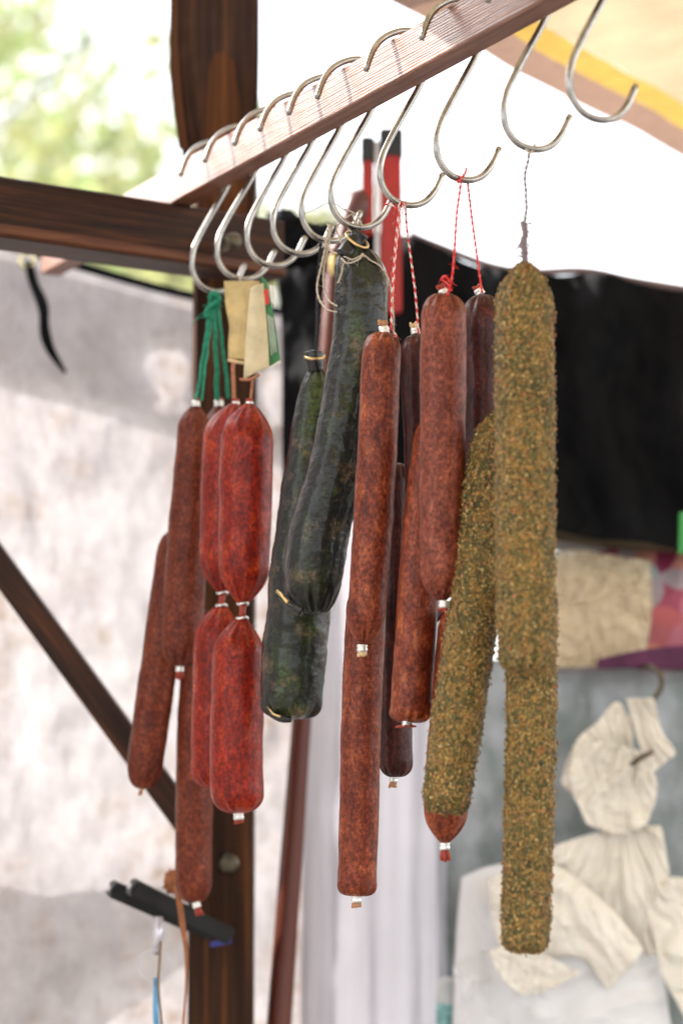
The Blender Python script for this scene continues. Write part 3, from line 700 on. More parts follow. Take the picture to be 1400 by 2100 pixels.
# twine loop hanging at the left of the green sausage, from hook 5
for k, pp in enumerate([[(672,470,h+.03),(668,500,h+.03),(660,540,h+.02),(650,585,h+.01),(655,615,h),(672,635,h-.01),(690,640,h-.015)],
                        [(680,465,h+.03),(672,510,h+.03),(664,550,h+.02),(664,590,h+.01),(676,618,h-.004),(692,628,h-.012)],
                        [(672,460,h+.03),(676,480,h+.024),(668,498,h+.02),(676,512,h+.02),(690,520,h+.004)]]):
    string(g1, pp, 0.75, 'twine', strands=2, fuzz=18, n=60, seed=30 + k, name='string_loop')
k_ = P(568, 1212, h - .012); k2 = P(590, 1236, h - .02)
mb = MB(); mb.tube([k_, (k_ + k2) / 2 + Vector((0, 0, .001)), k2], 0.0018, 8); mb.build('wire_clamp', M['gold'], g1)
mb, _ = casing([(575,1222,h+.004),(596,1238,h-.004),(622,1254,h-.006)], [7,12,16], None, top=('round', 6, .5), bot=('round', 6, .7), rings=12, seg=16, seed=2); mb.build('tied_end', M['black_tie'], g1)
h6 = HY[5] + 0.045; hb6 = proj(HB(5))
g2 = sausage('dark_sausage', 'longer dark green sausage hanging behind the large one, tapering up to a black tie', 'sausage', GG,
    [(648,752,h6),(645,820,h6),(638,900,h6),(628,1020,h6),(618,1150,h6),(611,1270,h6),(601,1380,h6),(596,1474,h6)], [22,36,45,53,60,66,65,58], 'green', top=('cone', 50, 0.5), bot=('square', 46, 0.35), rings=240, seg=72, seed=14.0, amp=0.06, fr=30, rough=0.0003)
mb, _ = casing([(645,720,h6-.003),(645,735,h6-.003),(648,762,h6-.002)], [20,20,17], None, top=('round', 6, .6), bot=('round', 6, .9), rings=14, seg=20, seed=6, amp=.1, pleat=.1); mb.build('tied_end', M['black_tie'], g2)
mb = MB(); mb.tube([P(645 + 19*math.cos(a), 731 + 5*math.sin(a), h6 - .004 - .009*math.sin(a)) for a in [2*math.pi*i/24 for i in range(24)]], 0.0014, 8, closed=True); mb.build('wire_clamp', M['gold'], g2)
string(g2, [(648,728,h6-.006),(650,640,h6-.006),(653,560,h6-.01),(658,hb6[1]+2,h6-.04)], 1.1, 'black_string', strands=2, n=70, seed=2)
mb, _ = casing([(552,1462,h6-.012),(575,1472,h6-.02),(598,1476,h6-.022)], [6,9,6], None, top=('round', 4, .6), bot=('round', 4, .6), rings=10, seg=14, seed=6); mb.build('tied_end', M['black_tie'], g2)
mb = MB(); mb.tube([P(548,1448,h6-.012), P(560,1464,h6-.022), P(575,1470,h6-.026)], 0.0012, 8); mb.build('wire_clamp', M['gold'], g2)

# -- vivid red linked pairs (hooks 7, 8)
GV = 'plump bright red paprika sausages in links'
def linked(label, hY, up_path, up_r, lo_path, lo_r, seed, tail_end=True):
    root = thing('linked_sausage', P(*up_path[0]), label, 'sausage', GV)
    mb, _ = casing(up_path, up_r, None, top=('cone', 78, 0.15), bot=('cone', 76, 0.16), seed=seed, rings=120, amp=.03); mb.build('upper_link', M['salami_vivid'], root)
    mb, _ = casing(lo_path, lo_r, None, top=('cone', 74, 0.15), bot=('round', 40, 0.14), seed=seed + 1, rings=120, amp=.03); mb.build('lower_link', M['salami_vivid'], root)
    a, b = Vector(up_path[-1]), Vector(lo_path[0])
    mb = MB(); mb.tube([P(*a), P(*a.lerp(b, .5)), P(*b)], [0.0036, 0.003, 0.0036], 10, disp=lambda f, an, p, r: r * .15 * math.sin(an * 5)); mb.build('twisted_joint', M['tail_red'], root)
    for q, dd in ((a, -1), (b, 1)):
        c = P(*q); mb = MB(); mb.tube([c + Vector((0.0048*math.cos(t), -0.0048*math.sin(t)*1, 0.0008*math.sin(2*t))) for t in [2*math.pi*i/20 for i in range(20)]], 0.0013, 8, closed=True); mb.build('wire_ring', M['clip'], root)
    if tail_end: clip(root, P(lo_path[-1][0], lo_path[-1][1] - 2, lo_path[-1][2]), (0.05,0,-1), 11, hY, 'tail_red', 10, seed=seed + 3)
    c = P(*up_path[0]); clip(root, c + Vector((0, 0, -0.003)), (0,0,1), 8, hY, 'tail_red', 8, seed=seed + 4)
    return root
hv = HY[7] + 0.0
v1 = linked('front bright red linked sausage hanging below the green, white and red tag', hv,
    [(512,828,hv),(507,900,hv),(504,1000,hv),(502,1100,hv),(498,1238,hv)], [52,55,55,54,50],
    [(497,1268,hv),(489,1340,hv),(487,1450,hv),(486,1560,hv),(489,1668,hv)], [50,53,54,55,54], 3.0)
hv2 = HY[8] + 0.0
v2 = linked('rear bright red linked sausage, shiny along its left edge, below the cream tag', hv2,
    [(484,828,hv2),(470,900,hv2),(466,1000,hv2),(464,1100,hv2),(456,1216,hv2)], [48,53,54,54,48],
    [(454,1242,hv2),(448,1320,hv2),(445,1420,hv2),(442,1520,hv2),(440,1616,hv2)], [48,50,50,50,48], 7.0, False)
string(v1, [(513,826,hv),(516,800,hv),(518,776,hv)], 1.3, 'skin_string', seed=1)
string(v2, [(480,824,hv2),(479,790,hv2),(478,750,hv2),(482,735,hv2)], 1.9, 'skin_string', seed=2)
def tagsheet(root, name, top, bot, left, right, mat, seed, amp=0.002, label=None):
    me = coons(top, bot, left, right, 16, 40, lambda u, v, q: amp * (math.sin(u * 5 + seed) + 0.7 * noise.noise(Vector((u * 2, v * 5, seed)))), thick=0.0004)
    o = link(name, me, M[mat], root)
    if label: o['label'] = label
    return o
y_ = hv2 - 0.006
tagsheet(v2, 'paper_tag', [(459,575,y_),(533,577,y_)], [(468,735,y_),(505,738,y_)], [(459,575,y_),(463,630,y_),(470,668,y_),(468,700,y_),(468,735,y_)], [(533,577,y_),(520,630,y_),(505,668,y_),(505,700,y_),(505,738,y_)], 'paper', 1.0, label='cream paper tag twisted in the middle')
string(v2, [(490,hb6[1]+70,y_),(492,575,y_),(490,600,y_+.002)], 0.8, 'twine', seed=5)
string(v2, [(468,738,y_-.002),(485,742,y_-.004),(500,744,y_-.003)], 1.6, 'tail_cream', name='seam', seed=5)
y_ = hv - 0.008
tagsheet(v1, 'paper_tag', [(514,590,y_),(540,580,y_)], [(499,778,y_),(552,752,y_)], [(514,590,y_),(508,640,y_),(503,700,y_),(499,778,y_)], [(540,580,y_),(545,640,y_),(550,700,y_),(552,752,y_)], 'paper_pale', 2.0, label='pale cream paper tag')
string(v1, [(492,778,y_-.002),(512,778,y_-.004),(532,768,y_-.003)], 1.5, 'skin_string', name='seam', seed=6)
M['tag_green'] = simple('green printed card', (0.03, 0.18, 0.05), 0.4, 0, 90, 0.3); M['tag_white'] = simple('white printed card', (0.72, 0.70, 0.64), 0.4, 0, 90, 0.1); M['tag_red'] = simple('red printed card', (0.62, 0.03, 0.02), 0.4, 0, 90, 0.2)
y_ = hv - 0.002
tagsheet(v1, 'tricolour_tag', [(536,566,y_),(546,574,y_)], [(552,757,y_),(575,742,y_)], [(536,566,y_),(541,640,y_),(548,700,y_),(552,757,y_)], [(546,574,y_),(560,640,y_),(568,690,y_),(575,742,y_)], 'tag_green', 3.0, 0.001, 'green card tag')
tagsheet(v1, 'tag_panel', [(539,595,y_-.004),(550,592,y_-.004)], [(541,628,y_-.004),(552,622,y_-.004)], [(539,595,y_-.004),(541,628,y_-.004)], [(550,592,y_-.004),(552,622,y_-.004)], 'tag_red', 3.0, 0.0005, 'red panel of the card tag')
tagsheet(v1, 'tag_panel', [(552,584,y_-.003),(563,586,y_-.003)], [(556,618,y_-.003),(565,632,y_-.003)], [(552,584,y_-.003),(556,618,y_-.003)], [(563,586,y_-.003),(565,632,y_-.003)], 'tag_white', 3.0, 0.0005, 'white panel of the card tag')
mb = MB(); mb.tube([P(536,762,y_-.004), P(556,753,y_-.004), P(575,741,y_-.004)], 0.0012, 6); mb.build('tag_edge', M['tag_white'], v1)
for i in range(3):
    mb = MB(); x0 = 549 + i * 4.5
    mb.tube([P(x0, 645 + i*3, y_-.0035), P(x0 + 5, 690, y_-.0035), P(x0 + 8, 728 - i * 3, y_-.0035)], 0.0004, 5); mb.build('print_line', M['tag_white'], v1)
# -- brown ones at far left on green strings (hook 9)
h = HY[9]
GB = 'dull brown salamis on green strings'
l1 = sausage('brown_salami', 'dull brown salami at the far left of the row, white clip at its lower end', 'salami', GB,
    [(400,832,h),(399,880,h),(392,980,h),(385,1100,h),(378,1220,h),(371,1366,h)], [32,35,38,41,43,41], 'salami_brown', top=('cone', 52, 0.18), bot=('round', 46, 0.2), seed=21)
clip(l1, P(402,834,h-.002), (0,0,1), 9, h, 'tail_red', 7, seed=31); clip(l1, P(369,1366,h-.002), (0,0,-1), 9, h, 'tail_red', 18, seed=32)
l4 = sausage('brown_salami', 'brown salami mostly hidden between the far left one and the bright red links', 'salami', GB,
    [(449,832,h+.05),(452,890,h+.05),(455,1000,h+.05),(458,1180,h+.05)], [30,34,36,34], 'salami_brown', top=('cone', 46, 0.18), seed=22)
clip(l4, P(449,834,h+.045), (0,0,1), 10, h, 'tail_red', 7, seed=33)
l2 = sausage('brown_salami', 'tilted brown salami whose end overlaps the diagonal brace', 'salami', GB,
    [(362,1090,h+.045),(345,1220,h+.045),(326,1360,h+.045),(310,1480,h+.045),(291,1618,h+.045)], [33,36,37,38,35], 'salami_brown', bot=('round', 50, 0.15), seed=23)
clip(l2, P(291,1614,h+.045), (-0.2,0,-1), 5, h, 'tail', 12, 'gold', seed=34)
l3 = sausage('brown_salami', 'brown salami hanging lowest in front of the dark post', 'salami', GB,
    [(418,1250,h+.05),(406,1400,h+.05),(400,1550,h+.05),(398,1700,h+.05),(399,1852,h+.05)], [34,37,38,38,36], 'salami_brown', bot=('round', 50, 0.15), seed=24)
clip(l3, P(401,1850,h+.045), (0.35,0,-1), 9, h, 'tail_red', 18, seed=35)
string(l1, [(403,822,h-.004),(412,760,h-.004),(424,680,h-.006),(433,600,h-.006)], 1.7, 'green_string', n=40, seed=1, wob=.001)
string(l1, [(414,822,h-.004),(420,760,h-.006),(430,680,h-.006),(436,602,h-.006)], 1.3, 'green_string', n=40, seed=2, wob=.001)
string(l4, [(445,820,h+.04),(444,750,h+.02),(441,680,h),(438,600,h-.004)], 2.4, 'green_string', n=40, seed=3, wob=.001)
string(l4, [(468,816,h+.04),(460,740,h+.02),(452,670,h),(444,606,h-.004)], 1.9, 'green_string', n=40, seed=4, wob=.001)
string(l1, [(428,612,h-.01),(438,600,h-.012),(450,612,h-.012),(436,624,h-.012),(424,636,h-.01),(424,652,h-.008)], 2.2, 'green_string', n=30, fuzz=24, seed=6, name='knot')

# ---------------------------------------------------------------- things on and behind the wall
def TY(px): return 3.125 / (1 - 0.7 * (px - 700) / F)
tarp = thing('side_tarp', (P(200, 1050, TY(200)).x, TY(200), 0), 'pale stained tarpaulin wall at the left with black bound upper edge', 'tarpaulin')
def tarp_disp(u, v, q):
    p = Vector((q[0] / 260, q[1] / 420, 1.0))
    return min(1, v * 10) * (0.018 * fbm(p, 4)) + min(1, v * 10) * 0.006 * fbm(Vector((q[0] / 60, q[1] / 90, 3)), 3)
tp = [(-200, 447), (0, 499), (140, 540), (385, 606), (640, 650)]
me = coons([(x, y, TY(x)) for x, y in tp], [(-200, 2500, TY(-200)), (640, 2500, TY(640))], [(-200, 447, TY(-200)), (-200, 2500, TY(-200))], [(640, 650, TY(640)), (640, 2500, TY(640))], 150, 200, tarp_disp)
link('tarp_sheet', me, M['tarp'], tarp)
bnd = MB()
for k in range(len(tp) - 1):
    pass
bp_ = cr([tuple(P(x, y - 1, TY(x) - 0.012)) for x, y in tp], 50)
bnd.tube([Vector(p) + Vector((0, 0.0, 0)) for p in bp_], 0.0056, 8); bnd.build('edge_binding', M['black_cloth'], tarp)
# unseen sheet added behind the tarp, its shadow makes the grey band
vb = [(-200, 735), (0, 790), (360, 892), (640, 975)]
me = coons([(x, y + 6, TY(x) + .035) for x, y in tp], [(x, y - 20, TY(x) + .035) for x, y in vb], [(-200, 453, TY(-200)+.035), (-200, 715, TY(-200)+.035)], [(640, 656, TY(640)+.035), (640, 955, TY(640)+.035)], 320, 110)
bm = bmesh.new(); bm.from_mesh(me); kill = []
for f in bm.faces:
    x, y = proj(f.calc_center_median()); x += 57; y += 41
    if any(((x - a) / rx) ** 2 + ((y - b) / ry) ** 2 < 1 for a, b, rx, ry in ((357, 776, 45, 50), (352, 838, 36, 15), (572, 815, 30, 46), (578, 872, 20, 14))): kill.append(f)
bmesh.ops.delete(bm, geom=kill, context='FACES'); bm.to_mesh(me); bm.free()  # openings let sunlit spots through to the tarp
link('shade_flap', me, M['shade_sheet'], tarp)
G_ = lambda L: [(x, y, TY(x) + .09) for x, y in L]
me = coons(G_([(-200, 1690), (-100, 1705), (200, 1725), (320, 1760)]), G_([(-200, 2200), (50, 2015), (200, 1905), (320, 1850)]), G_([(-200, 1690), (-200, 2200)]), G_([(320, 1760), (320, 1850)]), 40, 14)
link('lower_shade_flap', me, M['shade_sheet'], tarp)  # another unseen sheet added and shaped to shade the tarp's lower left
# eyelet and strap
c = P(57, 535, TY(57) - 0.02)
mb = MB(); mb.tube([c + Vector((0.0085*math.cos(t), -0.004, 0.0085*math.sin(t))) for t in [2*math.pi*i/24 for i in range(24)]], 0.003, 8, closed=True); mb.build('eyelet', M['eyelet'], tarp)
Yt = TY(57) - 0.03
me = coons([(50, 535, Yt), (68, 533, Yt)], [(131, 766, Yt), (138, 764, Yt)], [(50, 535, Yt), (57, 575, Yt), (80, 640, Yt), (83, 690, Yt), (97, 724, Yt), (131, 766, Yt)], [(68, 533, Yt), (78, 575, Yt), (100, 625, Yt), (102, 670, Yt), (112, 712, Yt), (138, 764, Yt)], 8, 60, lambda u, v, q: 0.004 * math.sin(v * 9 + u), thick=0.0015)
link('black_strap', me, M['black_cloth'], tarp)
# white smooth panel to the right of it
def WY(px): return TY(px) - 0.03
panel = thing('door_curtain', (P(760, 1050, WY(760)).x, WY(760), 0), 'smooth whitish plastic curtain behind the lowest middle salami', 'curtain')
me = coons([(628, 900, WY(628)), (903, 930, WY(903))], [(612, 2500, WY(612)), (897, 2500, WY(897))], [(628, 900, WY(628)), (612, 2500, WY(612))], [(903, 930, WY(903)), (897, 2500, WY(897))], 120, 60,
           lambda u, v, q: 0.006 * math.sin(u * 17 + 0.8 * math.sin(v * 3)) + 0.0015 * math.sin(u * 41 + v) + 0.006 * fbm(Vector((u * 6, v * 2, 0)), 3))
link('curtain_sheet', me, M['tarp_plain'], panel)
mb = MB(); mb.tube([P(903, 930, WY(903) - .006), P(901, 1700, WY(903) - .006), P(897, 2500, WY(900) - .006)], 0.0025, 8)
M['dark_green'] = simple('dark green binding', (0.01, 0.035, 0.02), 0.5, 0, 30, 0.2); mb.build('edge_binding', M['dark_green'], panel)
# unseen cloth added left of frame, its top shaped to keep sun off
sa, sb = Vector((-0.513, 2.75, 0)), Vector((-1.13, 1.55, 0)); mb = MB()
for j in range(13):
    for i in range(61):
        u = i / 60; p = sa.lerp(sb, u); pr = p.x * 0.316 + p.y * 0.949
        zt = H + 0.57 + (2.46 - pr) * 0.95
        mb.v.append(Vector((p.x, p.y + 0.008 * math.sin(u * 60), zt * (1 - j / 12) + 0.02)))
for j in range(12):
    for i in range(60): mb.f.append((j*61+i, j*61+i+1, (j+1)*61+i+1, (j+1)*61+i))
SIDE = mb.build('sun_block_cloth', M['sun_block']); tag(SIDE, 'tall unseen cloth added to block the sun, beyond the left frame edge', 'curtain')
# black curtain
def KY(px): return 2.80
kt = [(546,436),(575,432),(600,452),(650,470),(700,462),(760,468),(840,486),(900,510),(1000,548),(1080,562),(1200,560),(1300,580),(1450,604)]
bc = thing('black_curtain', P(980, 800, 2.8), 'black cloth hung at right behind the salamis, sagging upper edge', 'curtain')
def kd(u, v, q): return 0.012 * math.sin(u * 30 + 2 * math.sin(v * 4)) + 0.02 * fbm(Vector((q[0] / 170, q[1] / 260, 4)), 4)
me = coons([(x, y, 2.8) for x, y in kt], [(580, 985, 2.8), (700, 1010, 2.8), (1140, 1090, 2.8), (1450, 1130, 2.8)], [(546, 436, 2.8), (560, 520, 2.8), (575, 640, 2.8), (580, 985, 2.8)], [(1450, 604, 2.8), (1450, 1130, 2.8)], 160, 70, kd, thick=0.002)
link('cloth', me, M['black_cloth'], bc)
hm = MB(); hm.tube([Vector(p) for p in cr([tuple(P(x, y - 4, 2.81)) for x, y in kt[6:]], 50)], 0.0045, 8)
M['hem_rose'] = simple('greyish rose hem', (0.16, 0.11, 0.11), 0.7, 0, 60, 0.2); hm.build('hem', M['hem_rose'], bc)
mb = MB(); mb.lobe(P(582, 472, 2.74), 0.024, 0.018, 0.024, 18, 0.25, 3); mb.lobe(P(606, 500, 2.74), 0.03, 0.018, 0.028, 18, 0.3, 4); mb.lobe(P(655, 498, 2.74), 0.034, 0.018, 0.022, 18, 0.3, 5); mb.build('bunched_cloth', M['black_cloth'], bc)
# shelf plank under the black cloth
tag(plank('shelf_board', P(1090, 1066, 2.84), P(1470, 1096, 2.84), (0, 0.12, 0), (0, 0, -0.022), mat_wood('olive brown shelf board', (0.05, 0.035, 0.02), (0.10, 0.075, 0.04), (0.17, 0.12, 0.07), 1.5, 0.6)), 'olive brown shelf board under the black cloth at right', 'shelf')
tag(plank('backing_strip', P(1090, 1128, 2.95), P(1480, 1128, 2.95), (0, 0.02, 0), (0, 0, 0.03), M['tarp_plain']), 'thin pale strip of backing under the shelf board', 'board')
# leaning pole with bulb top
pole = thing('wooden_pole', (P(570, 2100, 2.62).x, 2.62, 0), 'red brown varnished pole leaning behind the dark green sausages, rounded top', 'pole')
pc = [(572 + 0.0742 * (2100 - y_), y_, 2.62 + (2100 - y_) * 0.00006, r_) for y_, r_ in ((2420, 26), (2100, 25), (1800, 23), (1480, 20), (1050, 19), (700, 19), (560, 20), (505, 22))]
q = cr(pc, 120); mb = MB(); mb.tube([P(a, b, y) for a, b, y, r in q], [r * y / F for a, b, y, r in q], 24); mb.build('shaft', M['pole'], pole)
q = cr([(690, 520, 2.705, 20), (708, 490, 2.7, 22), (718, 460, 2.7, 25), (728, 430, 2.7, 27), (735, 408, 2.7, 24), (740, 394, 2.7, 14), (741, 389, 2.7, 3)], 40); mb = MB(); mb.tube([P(a, b, y) for a, b, y, r in q], [r * y / F for a, b, y, r in q], 24)
mb.build('knob', simple('dark red wooden knob', (0.09, 0.022, 0.016), 0.4, 0, 20, 0.2), pole)
mb = MB(); mb.lobe(P(683, 543, 2.69), 0.0045, 0.004, 0.013, 14); mb.build('yellow_inlay', simple('yellow inlay', (0.62, 0.46, 0.14), 0.4, 0, 30, 0.1), pole)
# red levers with black caps
lv = thing('red_lever_pair', P(785, 600, 2.72), 'pair of red bars with black caps sticking up behind the hooks', 'tool')
for x0, x1, yt, yc, yb, wd in ((742, 766, 280, 332, 480, 0), (780, 824, 263, 322, 640, 0)):
    for nm, a, b, mt, ex in (('bar', yc - 6, yb, 'red_plastic', 0), ('cap', yt, yc, 'black_plastic', 2)):
        A = P(x0 - ex, a, 2.72); B = P(x1 + ex, b, 2.72); mb = MB(); g = 0.0015 if nm == 'cap' else 0
        mb.box((A.x, 2.72 - g, B.z), (B.x - A.x, 0, 0), (0, 0.018 + 2 * g, 0), (0, 0, A.z - B.z)); mb.build(nm, M[mt], lv, bevel=0.002)
A = P(768, 290, 2.73); B = P(778, 560, 2.73); mb = MB(); mb.box((A.x, 2.725, B.z), (B.x - A.x, 0, 0), (0, 0.01, 0), (0, 0, A.z - B.z)); mb.build('spacer', M['silver'], lv, bevel=0.001)

# awning at top right
aw = thing('awning', Pz(1100, 160, H + 0.86), 'cream canvas awning with ochre stripe and beige hem, top right', 'awning')
AZ = H + 0.86
E1, E2 = Pz(660, -70, AZ), Pz(1500, 378, AZ); ED = (E2 - E1).normalized(); EP = Vector((ED.y, -ED.x, 0))
def strip(name, d0, d1, mat, n=110, m=6, am=0.004, lift=0.36):
    mb = MB(); Lw = (E2 - E1).length + 4.0
    for j in range(m + 1):
        dd = d0 + (d1 - d0) * j / m
        for i in range(n + 1):
            u = i / n; p = E1 + ED * (u * Lw - 2.6) + EP * dd + Vector((0, 0, dd * lift))
            mb.v.append(p + Vector((0, 0, am * fbm(p * 3.5, 4) * 3)))
    for j in range(m):
        for i in range(n): mb.f.append((j*(n+1)+i, j*(n+1)+i+1, (j+1)*(n+1)+i+1, (j+1)*(n+1)+i))
    return mb.build(name, M[mat], aw)
strip('hem', 0, 0.046, 'hem_beige', lift=.2); strip('stripe', 0.046, 0.085, 'stripe_yellow', lift=.2); strip('canvas', 0.085, 4.2, 'canvas_cream', 150, 80, 0.004, 0.2)

# bottom left: black bars, clasp, cords
kb = thing('black_bracket', P(340, 1870, 2.5), 'pair of black square tubes fixed across the post at lower left', 'bracket')
for a, b, Yb in (((226, 1822), (432, 1912), 2.47), ((268, 1818), (470, 1920), 2.44)):
    A, B = P(a[0], a[1], Yb), P(b[0], b[1], Yb + .06); d = (B - A).normalized(); up = Vector((-d.z, 0, d.x)).normalized(); sd = d.cross(up)
    mb = MB(); mb.box(A - up * 0.008 - sd * 0.008, B - A, up * 0.017, sd * 0.017); mb.build('tube', M['black_plastic'], kb, bevel=0.002)
    mb = MB(); mb.tube([A - d * 0.0005, A - d * 0.002], [0.0035, 0.003], 12); mb.build('end_plug', M['silver'], kb)
A = P(455, 1938, 2.5); mb = MB(); mb.box(A - Vector((0.012, 0, 0.0025)), (0.022, 0, 0.004), (0, 0.004, 0), (0, 0, 0.006)); mb.build('blue_label', simple('blue sticker', (0.02, 0.03, 0.25), 0.4, 0, 30, 0.1), kb, bevel=.001)
hk = thing('clasp', P(322, 1900, 2.43), 'silver clasp with split ring and blue ribbon hanging from the black tubes', 'clasp')
mb = MB(); mb.tube([P(325, 1880, 2.43), P(324, 1920, 2.43), P(319, 1958, 2.43)], [0.0045, 0.0055, 0.003], 12); mb.build('body', M['silver'], hk)
mb = MB(); mb.tube([P(316 + 33*math.cos(t), 1980 + 32*math.sin(t), 2.43 + .004*math.sin(t)) for t in [2*math.pi*i/36 for i in range(36)]], 0.0007, 8, closed=True); mb.build('split_ring', M['silver'], hk)
me = coons([(315, 2005, 2.43), (324, 2005, 2.43)], [(320, 2180, 2.43), (333, 2180, 2.43)], [(315, 2005, 2.43), (314, 2080, 2.43), (320, 2180, 2.43)], [(324, 2005, 2.43), (326, 2080, 2.43), (333, 2180, 2.43)], 6, 20, lambda u, v, q: .002 * math.sin(v * 12), thick=.0008)
link('ribbon', me, simple('blue ribbon', (0.10, 0.30, 0.50), 0.5, 0, 80, 0.4), hk)
cd = thing('cord_loop', P(360, 1800, 2.42), 'brown leather cord looped over the black tubes beside the clasp', 'cord')
M['leather'] = simple('orange brown leather', (0.28, 0.085, 0.02), 0.5, 0, 120, 0.3, 0.2); M['cord'] = simple('olive brown cord', (0.16, 0.09, 0.025), 0.6, 0, 120, 0.3, 0.2)
mb = MB(); q = cr([tuple(P(*p)) for p in [(345,1805,2.46),(358,1815,2.45),(368,1850,2.42),(375,1900,2.41),(382,1950,2.41),(382,2020,2.41),(375,2110,2.41),(372,2180,2.41)]], 60)
mb.tube([Vector(p) for p in q], [0.0030 if i < 20 else max(0.0012, 0.0030 - (i - 20) * .00012) for i in range(60)], 8); mb.build('cord', M['leather'], cd)
mb = MB(); q = cr([tuple(P(*p)) for p in [(330,1930,2.42),(327,1980,2.42),(325,2020,2.42),(330,2080,2.42),(340,2180,2.42)]], 40); mb.tube([Vector(p) for p in q], 0.0012, 8); mb.build('cord_end', M['cord'], cd)
mb = MB(); mb.lobe(P(352, 1808, 2.455), 0.008, 0.006, 0.011, 14, 0.5, 3); mb.build('leather_knot', M['leather'], cd)

# ---------------------------------------------------------------- right hand side: cabinet and bags
CY = 2.90
cab = thing('metal_cabinet', P(1150, 2000, CY), 'dull galvanised metal cabinet front at lower right', 'cabinet')
A = P(912, 1352, CY); mb = MB(); mb.box((A.x, CY, 0), (0.75, 0, 0), (0, 0.35, 0), (0, 0, A.z)); mb.build('cabinet_body', M['galv'], cab, bevel=0.004)
for x0 in (925, 1205):
    a = P(x0, 1400, CY); b = P(x0 + 262, 2300, CY); mb = MB(); mb.box((a.x, CY - 0.003, b.z), (b.x - a.x, 0, 0), (0, 0.003, 0), (0, 0, a.z - b.z)); mb.build('cabinet_door', M['galv'], cab, bevel=0.001)
ctop = A.z
def crumple(seed, a1=0.012, a2=0.005, s1=90, s2=28, ridge=True):
    rs = random.Random(int(seed * 10)); dirs = []
    for k in range(9):
        a = rs.uniform(0, math.pi); dirs.append((math.cos(a), math.sin(a), rs.uniform(0, 9), rs.uniform(.6, 1.5)))
    def f(u, v, q):
        p = Vector((q[0] / s1, q[1] / s1, seed)); w_ = Vector((noise.noise(p * .6), noise.noise(p * .6 + Vector((5, 5, 0))), 0)) * 1.2
        x, y = q[0] / s1 + w_.x, q[1] / s1 + w_.y; h_ = 0; tot = 0
        for k, (cx, cy, ph, fq) in enumerate(dirs):
            m_ = max(0, noise.noise(Vector((x * .8, y * .8, k * 7.1 + seed))) + .1)
            t_ = (x * cx + y * cy) * fq + ph; tri = abs((t_ % 1) - .5) * 2
            h_ += m_ * tri; tot += m_ + .12
        h_ /= tot
        r2 = abs(noise.noise(Vector((q[0] / s2, q[1] / s2, seed + 3)) + w_)) * 2
        return -a1 * 1.6 * h_ + a2 * .5 * r2
    return f
def fan(cx, cy, k, a, seed, base=None, along=False):
    def f(u, v, q):
        ang = math.atan2(q[1] - cy, q[0] - cx) if not along else u * 3
        w_ = noise.noise(Vector((q[0] / 70, q[1] / 70, seed))) * .5
        m_ = .35 + .9 * max(0, noise.noise(Vector((ang * 3, q[1] / 60, seed + 9))) + .3)
        z = -a * m_ * (.6 * abs(math.sin(ang * k + w_ * 5 + seed)) + .5 * abs(math.sin(ang * k * 2.7 + w_ * 9)))
        return z + (base(u, v, q) * .6 if base else 0)
    return f
def bag(name, label, cat, group, Y, top, bot, left, right, mat, seed, a1=.012, a2=.005, s1=90, s2=28, nu=90, nv=90, parent=None, thick=.003, bulge=0.0, fn=None):
    g = crumple(seed, a1, a2, s1, s2)
    if fn: g = fan(*fn, seed, g)
    f = (lambda u, v, q: g(u, v, q) - bulge * (max(0, math.sin(u * math.pi)) * max(0, math.sin(v * math.pi))) ** .5)
    z = lambda L: [(x, y, Y) for x, y in L]
    me = coons(z(top), z(bot), z(left), z(right), nu, nv, f, thick=thick)
    if parent is None:
        o = link(name, me, M[mat]); tag(o, label, cat, group)
    else: o = link(name, me, M[mat], parent)
    return o
bag('cream_parcel', 'crumpled translucent cream plastic bag lying on the metal cabinet', 'bag', None, 2.86,
    [(1105,1140),(1180,1128),(1260,1140),(1330,1150)], [(1110,1372),(1220,1368),(1320,1360)], [(1105,1140),(1100,1250),(1110,1372)], [(1330,1150),(1335,1250),(1320,1360)], 'yellow_bag', 3.0, .014, .006, 46, 14, bulge=.008, thick=.002)
def petals(u, v):
    x, y = (u + 0.35 * v) / 84, (v - 0.25 * u) / 84; best = 0; idn = 0
    cols = [(0.30, 0.02, 0.06), (0.48, 0.12, 0.13), (0.34, 0.16, 0.24), (0.62, 0.26, 0.17), (0.28, 0.36, 0.36), (0.50, 0.16, 0.22), (0.22, 0.02, 0.07), (0.36, 0.30, 0.34)]
    for rot in (0, 1):
        X, Y2 = (x, y) if rot == 0 else (y, x)
        cy = round(Y2); cx = math.floor(X) + .5; dx, dy = X - cx, Y2 - cy
        if math.hypot(abs(dx), abs(dy) + 0.36) < 0.615 + 0.0:
            h_ = int(abs(math.sin(cx * 12.9 + cy * 78.2 + rot * 37.7) * 43758)) % len(cols); return cols[h_]
    h_ = int(abs(math.sin(math.floor(x) * 3.1 + math.floor(y) * 7.7) * 9999)) % 3
    return [(0.45, 0.13, 0.15), (0.34, 0.07, 0.12), (0.52, 0.23, 0.19)][h_]
cs = crumple(5.0, .010, .003, 150, 60)
me = coons([(1125,1150,2.885),(1250,1128,2.885),(1330,1126,2.885),(1460,1124,2.885)], [(1125,1368,2.885),(1330,1372,2.885),(1460,1374,2.885)], [(1125,1150,2.885),(1122,1250,2.885),(1125,1368,2.885)], [(1460,1124,2.885),(1462,1250,2.885),(1460,1374,2.885)], 170, 150, lambda u, v, q: cs(u, v, q) - .02 * math.sin(v * math.pi), thick=.02, colf=petals)
tag(link('folded_cloth', me, M['pattern']), 'folded magenta and red cloth printed with petal shapes, on the metal cabinet', 'cloth')
